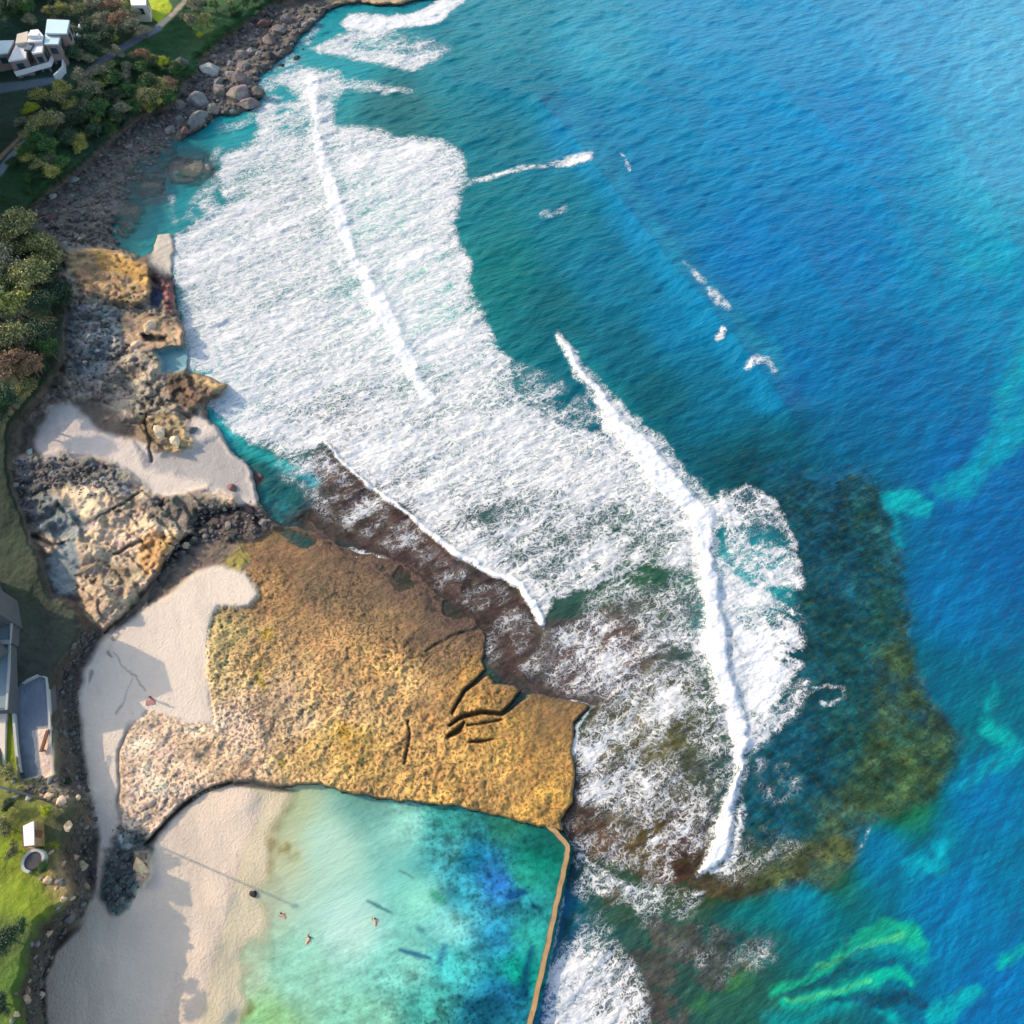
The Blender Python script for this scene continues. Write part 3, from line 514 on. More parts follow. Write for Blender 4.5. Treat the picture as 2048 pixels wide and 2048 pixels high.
# breakers: solid white crests that stand up
sf([(625,160,16),(634,250,14),(648,330,17),(672,420,19),(705,500,18),(742,580,20),(782,660,22),(826,735,20),(862,795,12)], 1.25, 15, 1.5, .3)
sf([(1120,672,3),(1140,690,7),(1165,740,8),(1190,790,10),(1225,850,17),(1290,905,27),(1350,970,25),(1395,1030,18),(1415,1100,15),(1425,1200,18),(1440,1300,20),(1462,1400,19),(1485,1470,16),(1492,1540,5),(1478,1600,10),(1450,1660,18),(1425,1710,15),(1390,1752,4)], 1.3, 9, 1.3, .5)
sf([(1165,740,14),(1225,850,30),(1290,905,46),(1350,970,44),(1395,1030,32),(1415,1100,28),(1425,1200,34),(1440,1300,38),(1462,1400,34),(1488,1480,24),(1480,1600,18),(1450,1660,26),(1410,1730,14)], .8, 12, 1.6)
sf([(1420,1120,10),(1432,1200,12),(1448,1300,14),(1468,1400,12)], 1.3, 12, .9, .2)
pf([(1430,1080),(1480,1150),(1550,1190),(1600,1250),(1596,1310),(1575,1380),(1540,1450),(1495,1530),(1470,1400),(1440,1250)], .95, 26, 1.6)
pf([(1430,1000),(1470,1000),(1500,1080),(1560,1180),(1520,1190),(1450,1100)], .78, 16)
pf([(1440,985),(1490,975),(1545,1010),(1575,1060),(1592,1130),(1600,1180),(1560,1190),(1510,1120),(1460,1040)], .46, 12)
for st in ([(1184,1410,3),(1157,1455,4),(1150,1520,4),(1152,1570,3)], [(1060,1392,2),(1120,1398,3),(1184,1412,3)]): sf(st, .7, 5, 1)
sf([(1450,990,3),(1495,978,6),(1545,1010,6),(1578,1070,6),(1592,1130,6)], .66, 8)
pf([(1540,1400),(1620,1370),(1600,1430),(1520,1480)], .45, 18)
sf([(1620,1390,3),(1660,1375,3),(1695,1380,3),(1690,1405,3),(1650,1410,3)], .42, 6, 1.4)
pf([(1515,1520),(1580,1530),(1600,1580),(1560,1620),(1520,1600)], .24, 16)
sf([(1450,1740,10),(1480,1660,10),(1490,1620,6)], .55, 10)
sf([(1400,1745,2),(1440,1738,5),(1450,1740,3)], 1.0, 4)
sf([(655,888,3),(740,975,4),(850,1060,5),(960,1130,6),(1040,1165,7),(1065,1200,9),(1086,1240,8)], 1.2, 4, .8, .3)
# foams at the top of the bay
pf([(683,47),(700,28),(760,30),(830,25),(868,8),(910,-15),(960,-60),(990,-50),(930,0),(895,28),(880,42),(820,52),(740,66),(700,62)], 1.1, 5, .7)
pf([(618,97),(660,78),(710,66),(760,58),(790,62),(720,85),(700,95),(800,105),(880,100),(905,95),(870,118),(830,142),(790,136),(700,115),(640,106)], .85, 8, .6)
pf([(700,70),(850,75),(900,95),(830,110),(720,100)], .45, 20)
sf([(700,170,10),(760,178,8),(830,188,3)], .62, 12)
# bottom foam outside the wall
pf([(1098,2120),(1098,2000),(1110,1920),(1130,1870),(1160,1860),(1190,1900),(1240,1960),(1270,2048),(1280,2120)], .76, 26, 1.7)
pf([(1098,2120),(1098,2010),(1108,1930),(1130,1880),(1165,1880),(1190,1960),(1180,2120)], .95, 26, 1.6)
pf([(1160,1850),(1230,1880),(1280,1960),(1290,2120),(1200,2120),(1180,1950)], .48, 26)
sf([(1118,1795,4),(1108,1850,6),(1100,1900,5),(1098,1960,4)], .95, 7, .7)
pf([(1150,1750),(1230,1820),(1240,1900),(1180,1880),(1140,1820)], .26, 24)
# scattered small whitewater
sf([(930,362,4),(975,355,4),(1040,342,3),(1100,330,3)], .62, 5, 1)
sf([(1100,328,6),(1150,318,8),(1180,306,7)], .72, 7); sf([(1165,318,4),(1182,308,5)], 1.2, 4)
sf([(1375,522,3),(1400,555,7),(1435,595,9),(1460,618,5)], .5, 8, 1)
sf([(1240,305,2),(1260,340,3)], .5, 5)
sf([(1435,672,5),(1448,660,4)], .9, 6); sf([(1492,730,4),(1505,712,8),(1530,720,5),(1548,742,3)], .55, 9)
sf([(1080,425,5),(1130,415,5)], .5, 10)
sf([(1720,1690,3),(1740,1650,3),(1755,1630,2)], .3, 6)
# shore wash in the rock strip
for st in ([(560,160,6),(540,195,6),(510,225,6),(480,250,6),(440,262,6)], [(440,300,6),(430,330,6),(440,360,8),(400,390,8),(370,430,8)], [(345,395,5),(350,460,6)], [(600,90,6),(560,130,5)], [(640,40,6),(610,85,8)], [(590,130,20),(540,170,18)]):
    sf(st, .34, 12)
pc_([(225,330),(330,320),(345,400),(300,420),(260,470),(225,460)], (88,98,92), 14, .8, 1, .7, .6)
pc_([(345,308),(372,300),(415,310),(436,335),(425,360),(385,368),(345,360),(330,330)], (92,92,92), 8, .9, 1, .5, .3)
pc_([(395,315),(425,325),(420,345),(385,345)], (60,130,140), 8, .7)
scl([(345,362,3),(395,368,4),(430,350,4)], (40,40,45), 3, .9, .4)
fb = np.clip(foam, 0, 1); foam = np.where(foam < 1.02, np.clip(foam+4*fb*(1-fb)*(.62*fbm((g.X*.85+g.Y*.53)/6, (-g.X*.53+g.Y*.85)/2.2, 211, 4, .65)+.22*fbm(g.X/1.2, g.Y/1.2, 213, 3)), 0, 1.3)*(foam > .01), foam)
wn_ = fbm(g.X/4, g.Y/3, 221, 5, .65); wn2_ = fbm(g.X/1.5, g.Y/1.2, 223, 4, .65); hh_ = fbm(g.X/3, g.Y/3, 227, 4)
col = col*np.exp(weed*(wn_*.8+wn2_*1.1))[..., None]
t_ = (np.clip(hh_*2, 0, 1)*weed*.45)[..., None]; col = col*(1-t_)+col*np.array([1.35, 1.1, .65])*t_
t_ = (np.clip(-hh_*2, 0, 1)*weed*.35)[..., None]; col = col*(1-t_)+col*np.array([1.15, .8, 1.1])*t_
b, m = g.poly([(1410,980),(1560,980),(1640,1150),(1640,1350),(1580,1480),(1480,1540),(1455,1400),(1430,1150)], 20, .5)
rs_ = fbm(g.X[b]/3.5, g.Y[b]/1.5+g.X[b]*.25, 251, 5, .7)*.7+fbm(g.X[b]/4, g.Y[b]/4, 253, 3)*.6; out_ = np.clip((g.U[b]-1450)/130, 0, 1)
foam[b] = np.where(foam[b] < 1.1, foam[b]*(1+m*np.clip(rs_*2.2, -1, .3)*(.25+.75*out_)), foam[b])
# wind chop and wave relief
rx = g.X*.8+g.Y*.6; ry = -g.X*.6+g.Y*.8
pu = np.zeros(sh); b, m = g.poly(PUR, 20); pu[b] = m
foam = np.where(foam < 1.0, foam*(1+.8*pu*np.clip(fbm(g.X/5, g.Y/5, 231, 4, .6)*1.6, -.75, .5)), foam)
big_ = fbm((g.X*.85+g.Y*.53)/16, (-g.X*.53+g.Y*.85)/5, 241, 4, .6)
foam = np.where(foam < 1.02, foam*(1+np.clip(big_, -1, .25)*.6), foam)
Zs += fbm(rx/6, ry/2.2, 80, 4, .55)*.34 + fbm(g.X/14, g.Y/10, 90, 3)*.22
fz = np.clip(foam, 0, 1); Zs += fz*(fbm(g.X/1.1, g.Y/1.1, 95, 3, .6)*.12) + np.clip(foam-.95, 0, .3)*fbm(g.X/1.3, g.Y/1.3, 97, 2)*.5
LZs = np.empty(sh)                       # land height under the sheet, for the shallow edge
ii = np.clip(np.searchsorted(lus, us)-1, 0, len(lus)-1); jj = np.clip(np.searchsorted(lvs, vs)-1, 0, len(lvs)-1)
LZs = LZ[np.ix_(jj, ii)]
alpha = np.clip((0.0-LZs)/.7+.25, 0, 1); alpha = np.maximum(alpha, np.clip(foam*1.5, 0, 1))
Zs = np.where(LZs > -.6, Zs*.35, Zs)
land_in = LZs > 1.0
k = ~land_in; keep = k[:-1, :-1] | k[1:, :-1] | k[1:, 1:] | k[:-1, 1:]
# no sea inside the pool basin
b, m = g.poly([(440,1595),(900,1595),(1060,1640),(1100,1655),(1132,1694),(1060,2048),(900,3000),(300,3000)], 1, 0)
inp = np.zeros(sh); inp[b] = m
keep &= ~((inp[:-1, :-1] > .5) & (inp[1:, 1:] > .5)); 
keep &= ~((g.U[:-1, :-1] < 215) & (LZs[:-1, :-1] > -1))
XX, YY = ray(g.U, g.V, Zs)
seao = grid_mesh('sea', XX, YY, Zs, keep, np.clip(col*np.where(np.clip(pu+weed, 0, 1)[..., None] > .4, np.array([1.0, .97, .92]), np.array([.45, 1.06, .87])), .002, .9), {'foam': foam, 'weed': weed, 'alpha': alpha}, M_sea)
tag(seao, kind='structure')
# ================================================================== ROCK POOL WATER
us = axis(420, 1150, 3, (300, 1250)); vs = axis(1550, 2110, 3, (1500, 3000))
g = Grid(us, vs, .9, 140); sh = g.shape
base = g.ctrl([(560,1620,178,192,150),(540,1700,190,195,155),(500,1800,190,205,175),(650,1700,178,218,195),(700,1850,182,225,208),(600,1950,150,212,185),(480,1950,185,210,175),(800,1650,145,212,192),(740,1600,110,170,155),(900,1640,60,165,155),(950,1720,20,125,155),(900,1700,70,160,160),(1000,1770,45,118,190),(980,1740,45,130,185),(1050,1750,45,170,145),(1080,1720,10,130,110),(1000,1880,45,150,190),(1030,1950,10,150,130),(1040,1880,45,165,150),(900,1930,70,185,180),(850,2030,70,165,150),(950,2040,25,110,130),(1085,1690,20,100,90),(1000,1990,30,120,160),(520,2048,150,205,140),(750,2040,135,205,175),(850,1800,135,215,190),(900,1850,130,208,198),(820,1920,130,210,190),(1020,1650,40,120,100),(930,1790,60,170,185)], 3.6, 20)
col = lin(base)/KD; foam = np.zeros(sh); weed = np.zeros(sh)
streak = fbm(g.X*.5+g.Y*.2, g.Y*1.2-g.X*.2, 150, 4, .65)*.7+fbm(g.X/2.5, g.Y/2.5, 152, 4, .65)*.7+fbm(g.X*1.2, g.Y*1.2, 154, 3, .7)*.5
wz = g.ctrl([(900,1700,.8),(1000,1780,.9),(1000,1950,.9),(900,2040,1),(850,1980,.7),(1080,1750,.5),(1050,1900,.5),(700,1800,0),(600,1700,0),(550,1600,.1),(650,1950,.25),(700,2048,.4),(800,1750,.1),(820,1850,.25)], 4, 20)[..., 0]
weed = np.clip(wz, 0, 1)
sk = np.clip(streak*1.5, -.75, 1.0)*np.clip(wz*.9, 0, .7); col = col*(1+sk[..., None])
for st, c_, s_ in (([(735,1800,2),(760,1808,4),(785,1820,2)], (60,120,120), 3), ([(805,1895,4),(840,1908,6),(862,1914,3)], (20,90,130), 4), ([(800,1742,2),(825,1754,2)], (90,130,120), 3), ([(890,1905,4),(880,1920,8),(890,1890,5)], (50,120,150), 6), ([(840,1855,6),(845,1860,6)], (70,140,140), 6), ([(870,1790,8),(885,1800,8)], (60,160,130), 8), ([(1020,1795,8),(1045,1785,8)], (15,70,130), 5), ([(1065,1815,7),(1075,1820,7)], (5,60,80), 6), ([(940,2020,16),(990,2010,18),(960,2048,16)], (10,75,100), 10), ([(1040,1990,12),(1060,1900,6)], (0,60,100), 10)):
    b, m = g.stroke(st, s_, .6); mixin(col, b, m, lin(c_)/KD, .85)
for st in ([(545,1620,12),(575,1612,8)], [(548,1650,12),(555,1645,8)], [(530,1690,16),(570,1700,12),(575,1720,8)], [(540,1760,4),(545,1750,6)], [(480,2030,14),(495,2015,10)], [(520,1640,6),(540,1700,14),(540,1740,10)]):
    b, m = g.stroke(st, 8, 1); mixin(col, b, m*(.55+.45*np.clip(fbm(g.X[b]*1.2, g.Y[b]*1.2, 170)*2, -1, 1)), lin((128,120,50))/KD, .75)
ii = np.clip(np.searchsorted(lus, us)-1, 0, len(lus)-1); jj = np.clip(np.searchsorted(lvs, vs)-1, 0, len(lvs)-1)
Lp = LZ[np.ix_(jj, ii)]; PZ = .38
alpha = np.clip((PZ-Lp)/.16+.05, .0, 1); 
k = g.U < 0
b, m = g.poly([(380,1560),(1060,1560),(1118,1655),(1146,1692),(1075,2040),(960,3000),(300,3000)], 1, 0); inp = np.zeros(sh); inp[b] = m
keep = inp[:-1, :-1] > .5
Zp = np.full(sh, PZ)+fbm(rx[:1, :1]*0+g.X/2, g.Y/1.3, 160, 3)*.02
XX, YY = ray(g.U, g.V, Zp)
po = grid_mesh('pool_water', XX, YY, Zp, keep, np.clip(col, .002, .9), {'foam': foam, 'weed': weed, 'alpha': alpha}, M_pool)
tag(po, kind='structure')
# ================================================================== mesh building helpers
def link(name, bm, mat, parent=None, smooth=False):
    me = bpy.data.meshes.new(name); bm.to_mesh(me); bm.free()
    if mat: me.materials.append(mat)
    if smooth:
        for p_ in me.polygons: p_.use_smooth = True
    o = bpy.data.objects.new(name, me); C.objects.link(o)
    if parent: o.parent = parent
    return o
def empty(name, loc, label, cat, group=None):
    o = bpy.data.objects.new(name, None); C.objects.link(o); o.location = loc; o.empty_display_size = .5
    bpy.context.view_layer.update()
    return tag(o, label, cat, group)
def prism(bm, pts, z0, z1, off=Vector((0, 0, 0))):
    lo = [bm.verts.new((p[0]-off.x, p[1]-off.y, z0-off.z)) for p in pts]; hi = [bm.verts.new((p[0]-off.x, p[1]-off.y, z1-off.z)) for p in pts]
    n = len(pts)
    A = sum(pts[i][0]*pts[(i+1) % n][1]-pts[(i+1) % n][0]*pts[i][1] for i in range(n))
    fs = [bm.faces.new(hi), bm.faces.new(lo[::-1])]+[bm.faces.new((lo[i], lo[(i+1) % n], hi[(i+1) % n], hi[i])) for i in range(n)]
    if A < 0:
        for f in fs: f.normal_flip()
def box(bm, c, s, rz=0):
    mt = Matrix.Translation(c) @ Matrix.Rotation(rz, 4, 'Z') @ Matrix.Diagonal((s[0], s[1], s[2], 1))
    bmesh.ops.create_cube(bm, size=1, matrix=mt)
def tube(bm, pts, rs, n=8):
    rings = []
    for i, p in enumerate(pts):
        d = (Vector(pts[min(i+1, len(pts)-1)])-Vector(pts[max(i-1, 0)])).normalized()
        a = d.cross(Vector((0, 0, 1)) if abs(d.z) < .9 else Vector((1, 0, 0))).normalized(); b = d.cross(a)
        rings.append([bm.verts.new(Vector(p)+a*math.cos(t)*rs[i]+b*math.sin(t)*rs[i]) for t in [k*2*math.pi/n for k in range(n)]])
    for r0, r1 in zip(rings, rings[1:]):
        for k in range(n): bm.faces.new((r0[k], r0[(k+1) % n], r1[(k+1) % n], r1[k]))
    bm.faces.new(rings[0][::-1]); bm.faces.new(rings[-1])
def ribbon(path, wd):
    L, Rr = [], []
    for i, p in enumerate(path):
        a = Vector(path[max(i-1, 0)][:2]); b = Vector(path[min(i+1, len(path)-1)][:2]); p = Vector(p[:2])
        t = (b-a).normalized(); n = Vector((-t.y, t.x))
        if 0 < i < len(path)-1:
            t1 = (p-a).normalized(); cs = max(.5, n.dot(Vector((-t1.y, t1.x)))); n = n/cs
        L.append(p+n*wd/2); Rr.append(p-n*wd/2)
    return L+Rr[::-1], L, Rr
def wall(bm, path, wd, z0, z1, off=Vector((0, 0, 0))):
    _, L, Rr = ribbon(path, wd)
    rows = []
    for l, r in zip(L, Rr):
        rows.append([bm.verts.new((q.x-off.x, q.y-off.y, z-off.z)) for q, z in ((l, z0), (l, z1), (r, z1), (r, z0))])
    for a, b in zip(rows, rows[1:]):
        for k in range(4): bm.faces.new((a[k], a[(k+1) % 4], b[(k+1) % 4], b[k]))
    bm.faces.new(rows[0][::-1]); bm.faces.new(rows[-1]); bmesh.ops.recalc_face_normals(bm, faces=bm.faces)
# ------------------------------------------------------------------ pool sea wall
M_wall = simple('weathered_concrete', (165, 135, 92), .85, .4, .9, .08)
M_wallbase = simple('wet_concrete', (80, 80, 70), .6, .3, 1.2, .05)
path = [P(u, v, 1.25) for u, v in ((1092,1648),(1112,1664),(1136,1692),(1134,1712),(1124,1760),(1112,1812),(1098,1880),(1080,1960),(1060,2048),(1035,2160),(1000,2300))]
def dens(path, n=4):
    o = []
    for a, b in zip(path, path[1:]):
        for k in range(n): o.append(a.lerp(b, k/n))
    return o+[path[-1]]
path = dens(path, 5)
for i, p in enumerate(path): p.x += .05*math.sin(i*1.7)
pw = empty('sea_wall', path[0], 'narrow tan concrete wall closing the seaward side of the rock pool', 'wall')
bm = bmesh.new(); wall(bm, path, .58, 1.0, 1.25, path[0]); link('capping', bm, M_wall, pw)
bm = bmesh.new(); wall(bm, path, .72, -2.0, 1.0, path[0]); link('wall_base', bm, M_wallbase, pw)
# ------------------------------------------------------------------ boulders
def rock_mesh(seed, flat=.6):
    r = random.Random(seed); bm = bmesh.new(); bmesh.ops.create_icosphere(bm, subdivisions=3, radius=1)
    pl = [(Vector((r.uniform(-1, 1), r.uniform(-1, 1), r.uniform(-.2, 1))).normalized(), r.uniform(.45, .8)) for _ in range(13)]
    for v in bm.verts:
        for n, d in pl:
            k = v.co.dot(n)
            if k > d: v.co -= n*(k-d)*.92
        q = v.co*1.9+Vector((seed*3.1, 0, 0))
        from mathutils import noise as mn
        v.co *= 1+.13*mn.noise(q)+.06*mn.noise(q*2.7)
        v.co.z *= flat
    me = bpy.data.meshes.new('boulder'); bm.to_mesh(me); bm.free()
    for p_ in me.polygons: p_.use_smooth = False
    return me
def rock_mat(name, rgb):
    m = NT(name); v = m.pos(); n = m.noise(v, .8, 6, .7); n2 = m.noise(v, 4, 4, .7); h = m.noise(v, .4, 3, .6, col=True)
    oi = m.n('ShaderNodeObjectInfo').outputs['Random']
    f = m.math('ADD', m.math('MULTIPLY', m.math('SUBTRACT', n, .5), 1.8), m.math('MULTIPLY', oi, .7)); f = m.math('ADD', f, .65)
    c = m.scalecol(tuple(lin(rgb)), f); c = m.mix(.35, c, m.mix(1.0, c, h, 'OVERLAY'))
    m.l(c, m.b.inputs['Base Color']); m.b.inputs['Roughness'].default_value = .85; m.l(m.bump(n2, .8, .25), m.b.inputs['Normal']); return m.m
RM = {'dark': rock_mat('dark_wet_rock', (124, 115, 107)), 'grey': rock_mat('grey_rock', (128, 128, 124)), 'pale': rock_mat('pale_rock', (165, 168, 158)), 'tan': rock_mat('tan_rock', (205, 178, 145)), 'red': rock_mat('reddish_rock', (112, 84, 78)), 'black': rock_mat('black_rock', (52, 50, 50))}
rmesh = [rock_mesh(s) for s in range(9)]
nb = 0
def pxm(u, v, z):                       # pixels per metre at that spot
    y = -(v-1024)/F; Zr = y*math.sin(TILT)-math.cos(TILT); return F/((H-z)/(-Zr))
def boulder(u, v, wpx, mat, label, group=None, asp=1.0, hk=.75, sink=.3, rz=None, z=None):
    global nb
    me = rmesh[nb % 9].copy() if False else rmesh[nb % 9]
    o = bpy.data.objects.new('boulder', me); C.objects.link(o); nb += 1
    zz = hz_at(u, v) if z is None else z
    zz = max(zz, -.3); r = wpx/pxm(u, v, zz)/2
    o.location = P(u, v, zz); o.location.z += r*.6*hk-sink*r*hk
    o.scale = (r, r*asp, r*hk*1.1); o.rotation_euler = (rnd.uniform(-.15, .15), rnd.uniform(-.15, .15), rnd.uniform(0, 6.28) if rz is None else rz)
    if not me.materials: me.materials.append(RM['dark'])
    o.material_slots[0].link = 'OBJECT'; o.material_slots[0].material = RM[mat]
    tag(o, label, 'rock', group); return o
BL = [(423,142,34,'pale',1.3,'tall pale boulder standing at the foot of the green cliff'),
 (361,132,38,'grey',.8,'flat grey slab on the cliff edge beside the bushes'),
 (465,152,26,'grey',.9,'grey boulder just right of the tall pale boulder'),
 (488,136,30,'dark',.8,'brownish boulder in the middle of the upper boulder field'),
 (485,112,30,'dark',.9,'dark boulder above the brownish one in the upper boulder field'),
 (484,163,44,'dark',.6,'long flat brown slab above the dark oval rock'),
 (516,186,36,'dark',.6,'dark oval rock poking into the turquoise water'),
 (440,186,44,'dark',.8,'broad dark rock between the pale boulder and the big rounded one'),
 (478,196,52,'dark',.85,'largest reddish dark rounded boulder at the turquoise edge'),
 (500,210,36,'dark',.8,'rounded dark rock on the seaward side of the largest boulder'),
 (400,204,50,'grey',.8,'large angular grey boulder below the pale boulder'),
 (396,240,46,'grey',.8,'light faceted boulder at the water edge below the angular grey one'),
 (428,219,32,'dark',.7,'mid brown rock wedged between the large angular boulders'),
 (467,223,16,'grey',.9,'small round grey rock alone in the shallow turquoise water'),
 (361,212,34,'dark',.8,'dark rock against the foot of the bushy cliff'),
 (540,84,40,'dark',.6,'long light brown slab near the cove with the white foam'),
 (556,64,34,'dark',.7,'brown slab just above the long light brown slab'),
 (574,42,36,'dark',.6,'brown rock nearest the top shoreline of the cove'),
 (529,50,32,'red',.7,'reddish dark rock under the top of the cliff'),
 (607,102,12,'black',.9,'tiny black rock at the tip of the upper foam'),
 (594,120,18,'black',.7,'small black rock alone in the pale water off the strip'),
 (563,133,16,'black',.7,'small black rock among the turquoise channel'),
 (462,128,20,'grey',.8,'small grey rock behind the right of the pale boulder'),
 (501,106,22,'grey',.8,'small light grey rock in the upper boulder field'),
 (541,114,26,'black',.6,'low black rock half awash at the right of the boulder field'),
 (439,166,28,'grey',.7,'small slab in front of the tall pale boulder'),
 (340,262,26,'dark',.6,'low dark rock at the edge of the shallow basin'),
 (372,262,26,'red',.6,'low pinkish rock by the shallow basin rim'),
 (418,338,24,'dark',.5,'dark rim rock on the round flat shelf in the shallows'),
 (520,952,13,'red',.9,'small red rock in the dark inlet beside the middle beach'),
 (464,978,22,'red',.7,'red brown rock at the seaward end of the middle beach'),
 (500,1022,34,'red',.5,'long reddish rock at the mouth of the dark inlet'),
 (373,1092,20,'tan',.8,'small yellow rock at the head of the narrow crack'),
 (300,655,34,'tan',.7,'rounded tan rock with a dark undercut near the foam'),
 (275,690,26,'tan',.9,'round cream rock with a hollow top on the ochre shelf'),
 (255,1680,18,'pale',1.2,'small whitish rock at the landward tip of the ledge crack'),
 (507,1787,15,'black',.8,'small dark rock at the waterline where the post shadow crosses'),
 (283,1735,26,'tan',1.6,'sunlit cream boulder beside the shaded rocks on the lower beach'),
 (320,865,34,'tan',.8,'sunlit ochre rock on the middle beach'),
 (350,885,28,'tan',.7,'ochre and brown rock lying seaward of the sunlit one'),
 (382,862,24,'grey',.7,'grey pinkish rock near the turquoise wash'),
 (98,1595,22,'tan',.9,'cream block left of the pair above the small shed'),
 (122,1605,24,'tan',.8,'cream block right of the pair above the small shed'),
 (135,1655,22,'tan',1.2,'pale upright block on the cliff right of the shed'),
 (60,905,16,'pale',1.1,'whitish rock at the grass edge above the middle beach'),
 (30,970,14,'pale',1.0,'small white rock beside the dark grass edge'),
 (160,700,20,'grey',1,'grey block in the middle of the bluish rock pile'),]
for u, v, wp_, mt, asp, lab in BL: boulder(u, v, wp_*1.18, mt, lab, None, asp, .8)
def inside(pt, poly):
    x, y = pt; c = False
    for k in range(len(poly)):
        x1, y1 = poly[k]; x2, y2 = poly[k-1]
        if (y1 > y) != (y2 > y) and x < (x2-x1)*(y-y1)/(y2-y1)+x1: c = not c
    return c
def scatter(poly, n, smin, smax, mats, label, group, hk=.8, avoid=()):
    k = 0; xs = [p[0] for p in poly]; ys = [p[1] for p in poly]; done = list(avoid); tries = 0
    while k < n and tries < n*60:
        tries += 1; u = rnd.uniform(min(xs), max(xs)); v = rnd.uniform(min(ys), max(ys))
        if not inside((u, v), poly): continue
        s = smin+(smax-smin)*rnd.random()**2.2
        if any((u-a)**2+(v-b_)**2 < ((s+c_)*.40)**2 for a, b_, c_ in done): continue
        done.append((u, v, s)); boulder(u, v, s, rnd.choice(mats), label, group, rnd.uniform(.55, 1.1), hk, .35); k += 1
av = [(b_[0], b_[1], b_[2]) for b_ in BL]
scatter([(60,440),(110,385),(200,310),(270,250),(340,225),(380,180),(420,160),(440,240),(380,270),(300,290),(240,330),(225,420),(235,480),(130,485),(80,465)], 75, 8, 24, ['dark','dark','grey','red'], 'dark rock among the jumble between the bushy bank and the shallow teal basin', 'rocks of the dark shoreline jumble', .6, av)
scatter([(400,150),(430,95),(490,55),(540,20),(640,20),(620,60),(580,95),(550,130),(510,160),(500,200),(440,180)], 34, 10, 26, ['dark','dark','grey','black'], 'rock among the boulder field below the green cliff top', 'rocks of the upper boulder field', .6, av)
scatter([(140,605),(235,625),(240,700),(205,760),(150,790),(120,770),(135,700)], 26, 7, 18, ['grey','grey','pale','dark'], 'bluish grey rock in the pile beside the tall left bushes', 'rocks of the bluish grey pile', .8, av)
scatter([(30,930),(130,915),(230,940),(200,985),(100,965),(60,1060),(40,1010)], 18, 6, 16, ['grey','dark','pale'], 'grey rock in the band along the upper edge of the middle beach', 'rocks above the middle beach', .8, av)
scatter([(165,1265),(195,1255),(165,1330),(150,1400),(160,1470),(165,1560),(190,1640),(190,1740),(168,1800),(150,1700),(165,1620),(135,1560),(125,1450),(120,1370),(145,1310)], 38, 7, 18, ['grey','dark','dark','grey'], 'shaded rock at the foot of the bank along the main beach', 'rocks along the foot of the bank', .9, av)
scatter([(75,1690),(165,1700),(180,1780),(150,1850),(100,1870),(85,1800)], 16, 10, 30, ['tan','tan','grey'], 'cream sandstone block on the low cliff above the lower beach', 'sandstone blocks on the low cliff', .9, av)
scatter([(60,1860),(120,1850),(110,1900),(90,1980),(100,2048),(15,2048),(30,1980),(50,1910)], 18, 10, 26, ['tan','grey','dark'], 'mixed pale rock along the grass edge in the bottom left corner', 'rocks at the lower grass edge', .9, av)
scatter([(10,1560),(160,1560),(165,1610),(100,1600),(30,1600)], 9, 10, 24, ['tan','grey','pale'], 'pale rock below the paved yard', 'rocks below the paved yard', .9, av)
scatter([(395,1010),(520,1000),(545,1040),(480,1075),(400,1080)], 14, 9, 26, ['dark','black','grey'], 'dark wet rock in the gully between the middle beach and the ochre platform', 'rocks of the wet gully', .5, av)
# the countless small stones between the boulders, one object
def rubble(polys):
    bm = bmesh.new(); src = []
    for sd_ in range(3):
        b_ = bmesh.new(); bmesh.ops.create_icosphere(b_, subdivisions=1, radius=1); r_ = random.Random(sd_)
        for v_ in b_.verts: v_.co *= r_.uniform(.75, 1.1)
        src.append(b_)
    V = []; Fc = []
    for poly, n, s0, s1 in polys:
        xs = [p[0] for p in poly]; ys = [p[1] for p in poly]; k = 0
        while k < n:
            u = rnd.uniform(min(xs), max(xs)); v = rnd.uniform(min(ys), max(ys))
            if not inside((u, v), poly): continue
            k += 1; z = hz_at(u, v)
            if z < -.4: continue
            r_ = (s0+(s1-s0)*rnd.random()**2)/pxm(u, v, z)/2; p = P(u, v, z); b_ = rnd.choice(src); b0 = len(V)
            M = Matrix.Translation(p+Vector((0, 0, r_*.2))) @ Euler((rnd.uniform(-.5, .5), rnd.uniform(-.5, .5), rnd.uniform(0, 6.3))).to_matrix().to_4x4() @ Matrix.Diagonal((r_, r_*rnd.uniform(.6, 1), r_*.6, 1))
            V += [tuple(M @ v_.co) for v_ in b_.verts]; Fc += [tuple(b0+x.index for x in f.verts) for f in b_.faces]
    me = bpy.data.meshes.new('rubble'); me.from_pydata(V, [], Fc); me.materials.append(rock_mat('rubble_rock', (128, 121, 112)))
    o = bpy.data.objects.new('rubble', me); C.objects.link(o); return tag(o, 'loose grey brown stones strewn between the larger shoreline rocks', 'stones', None, 'stuff')
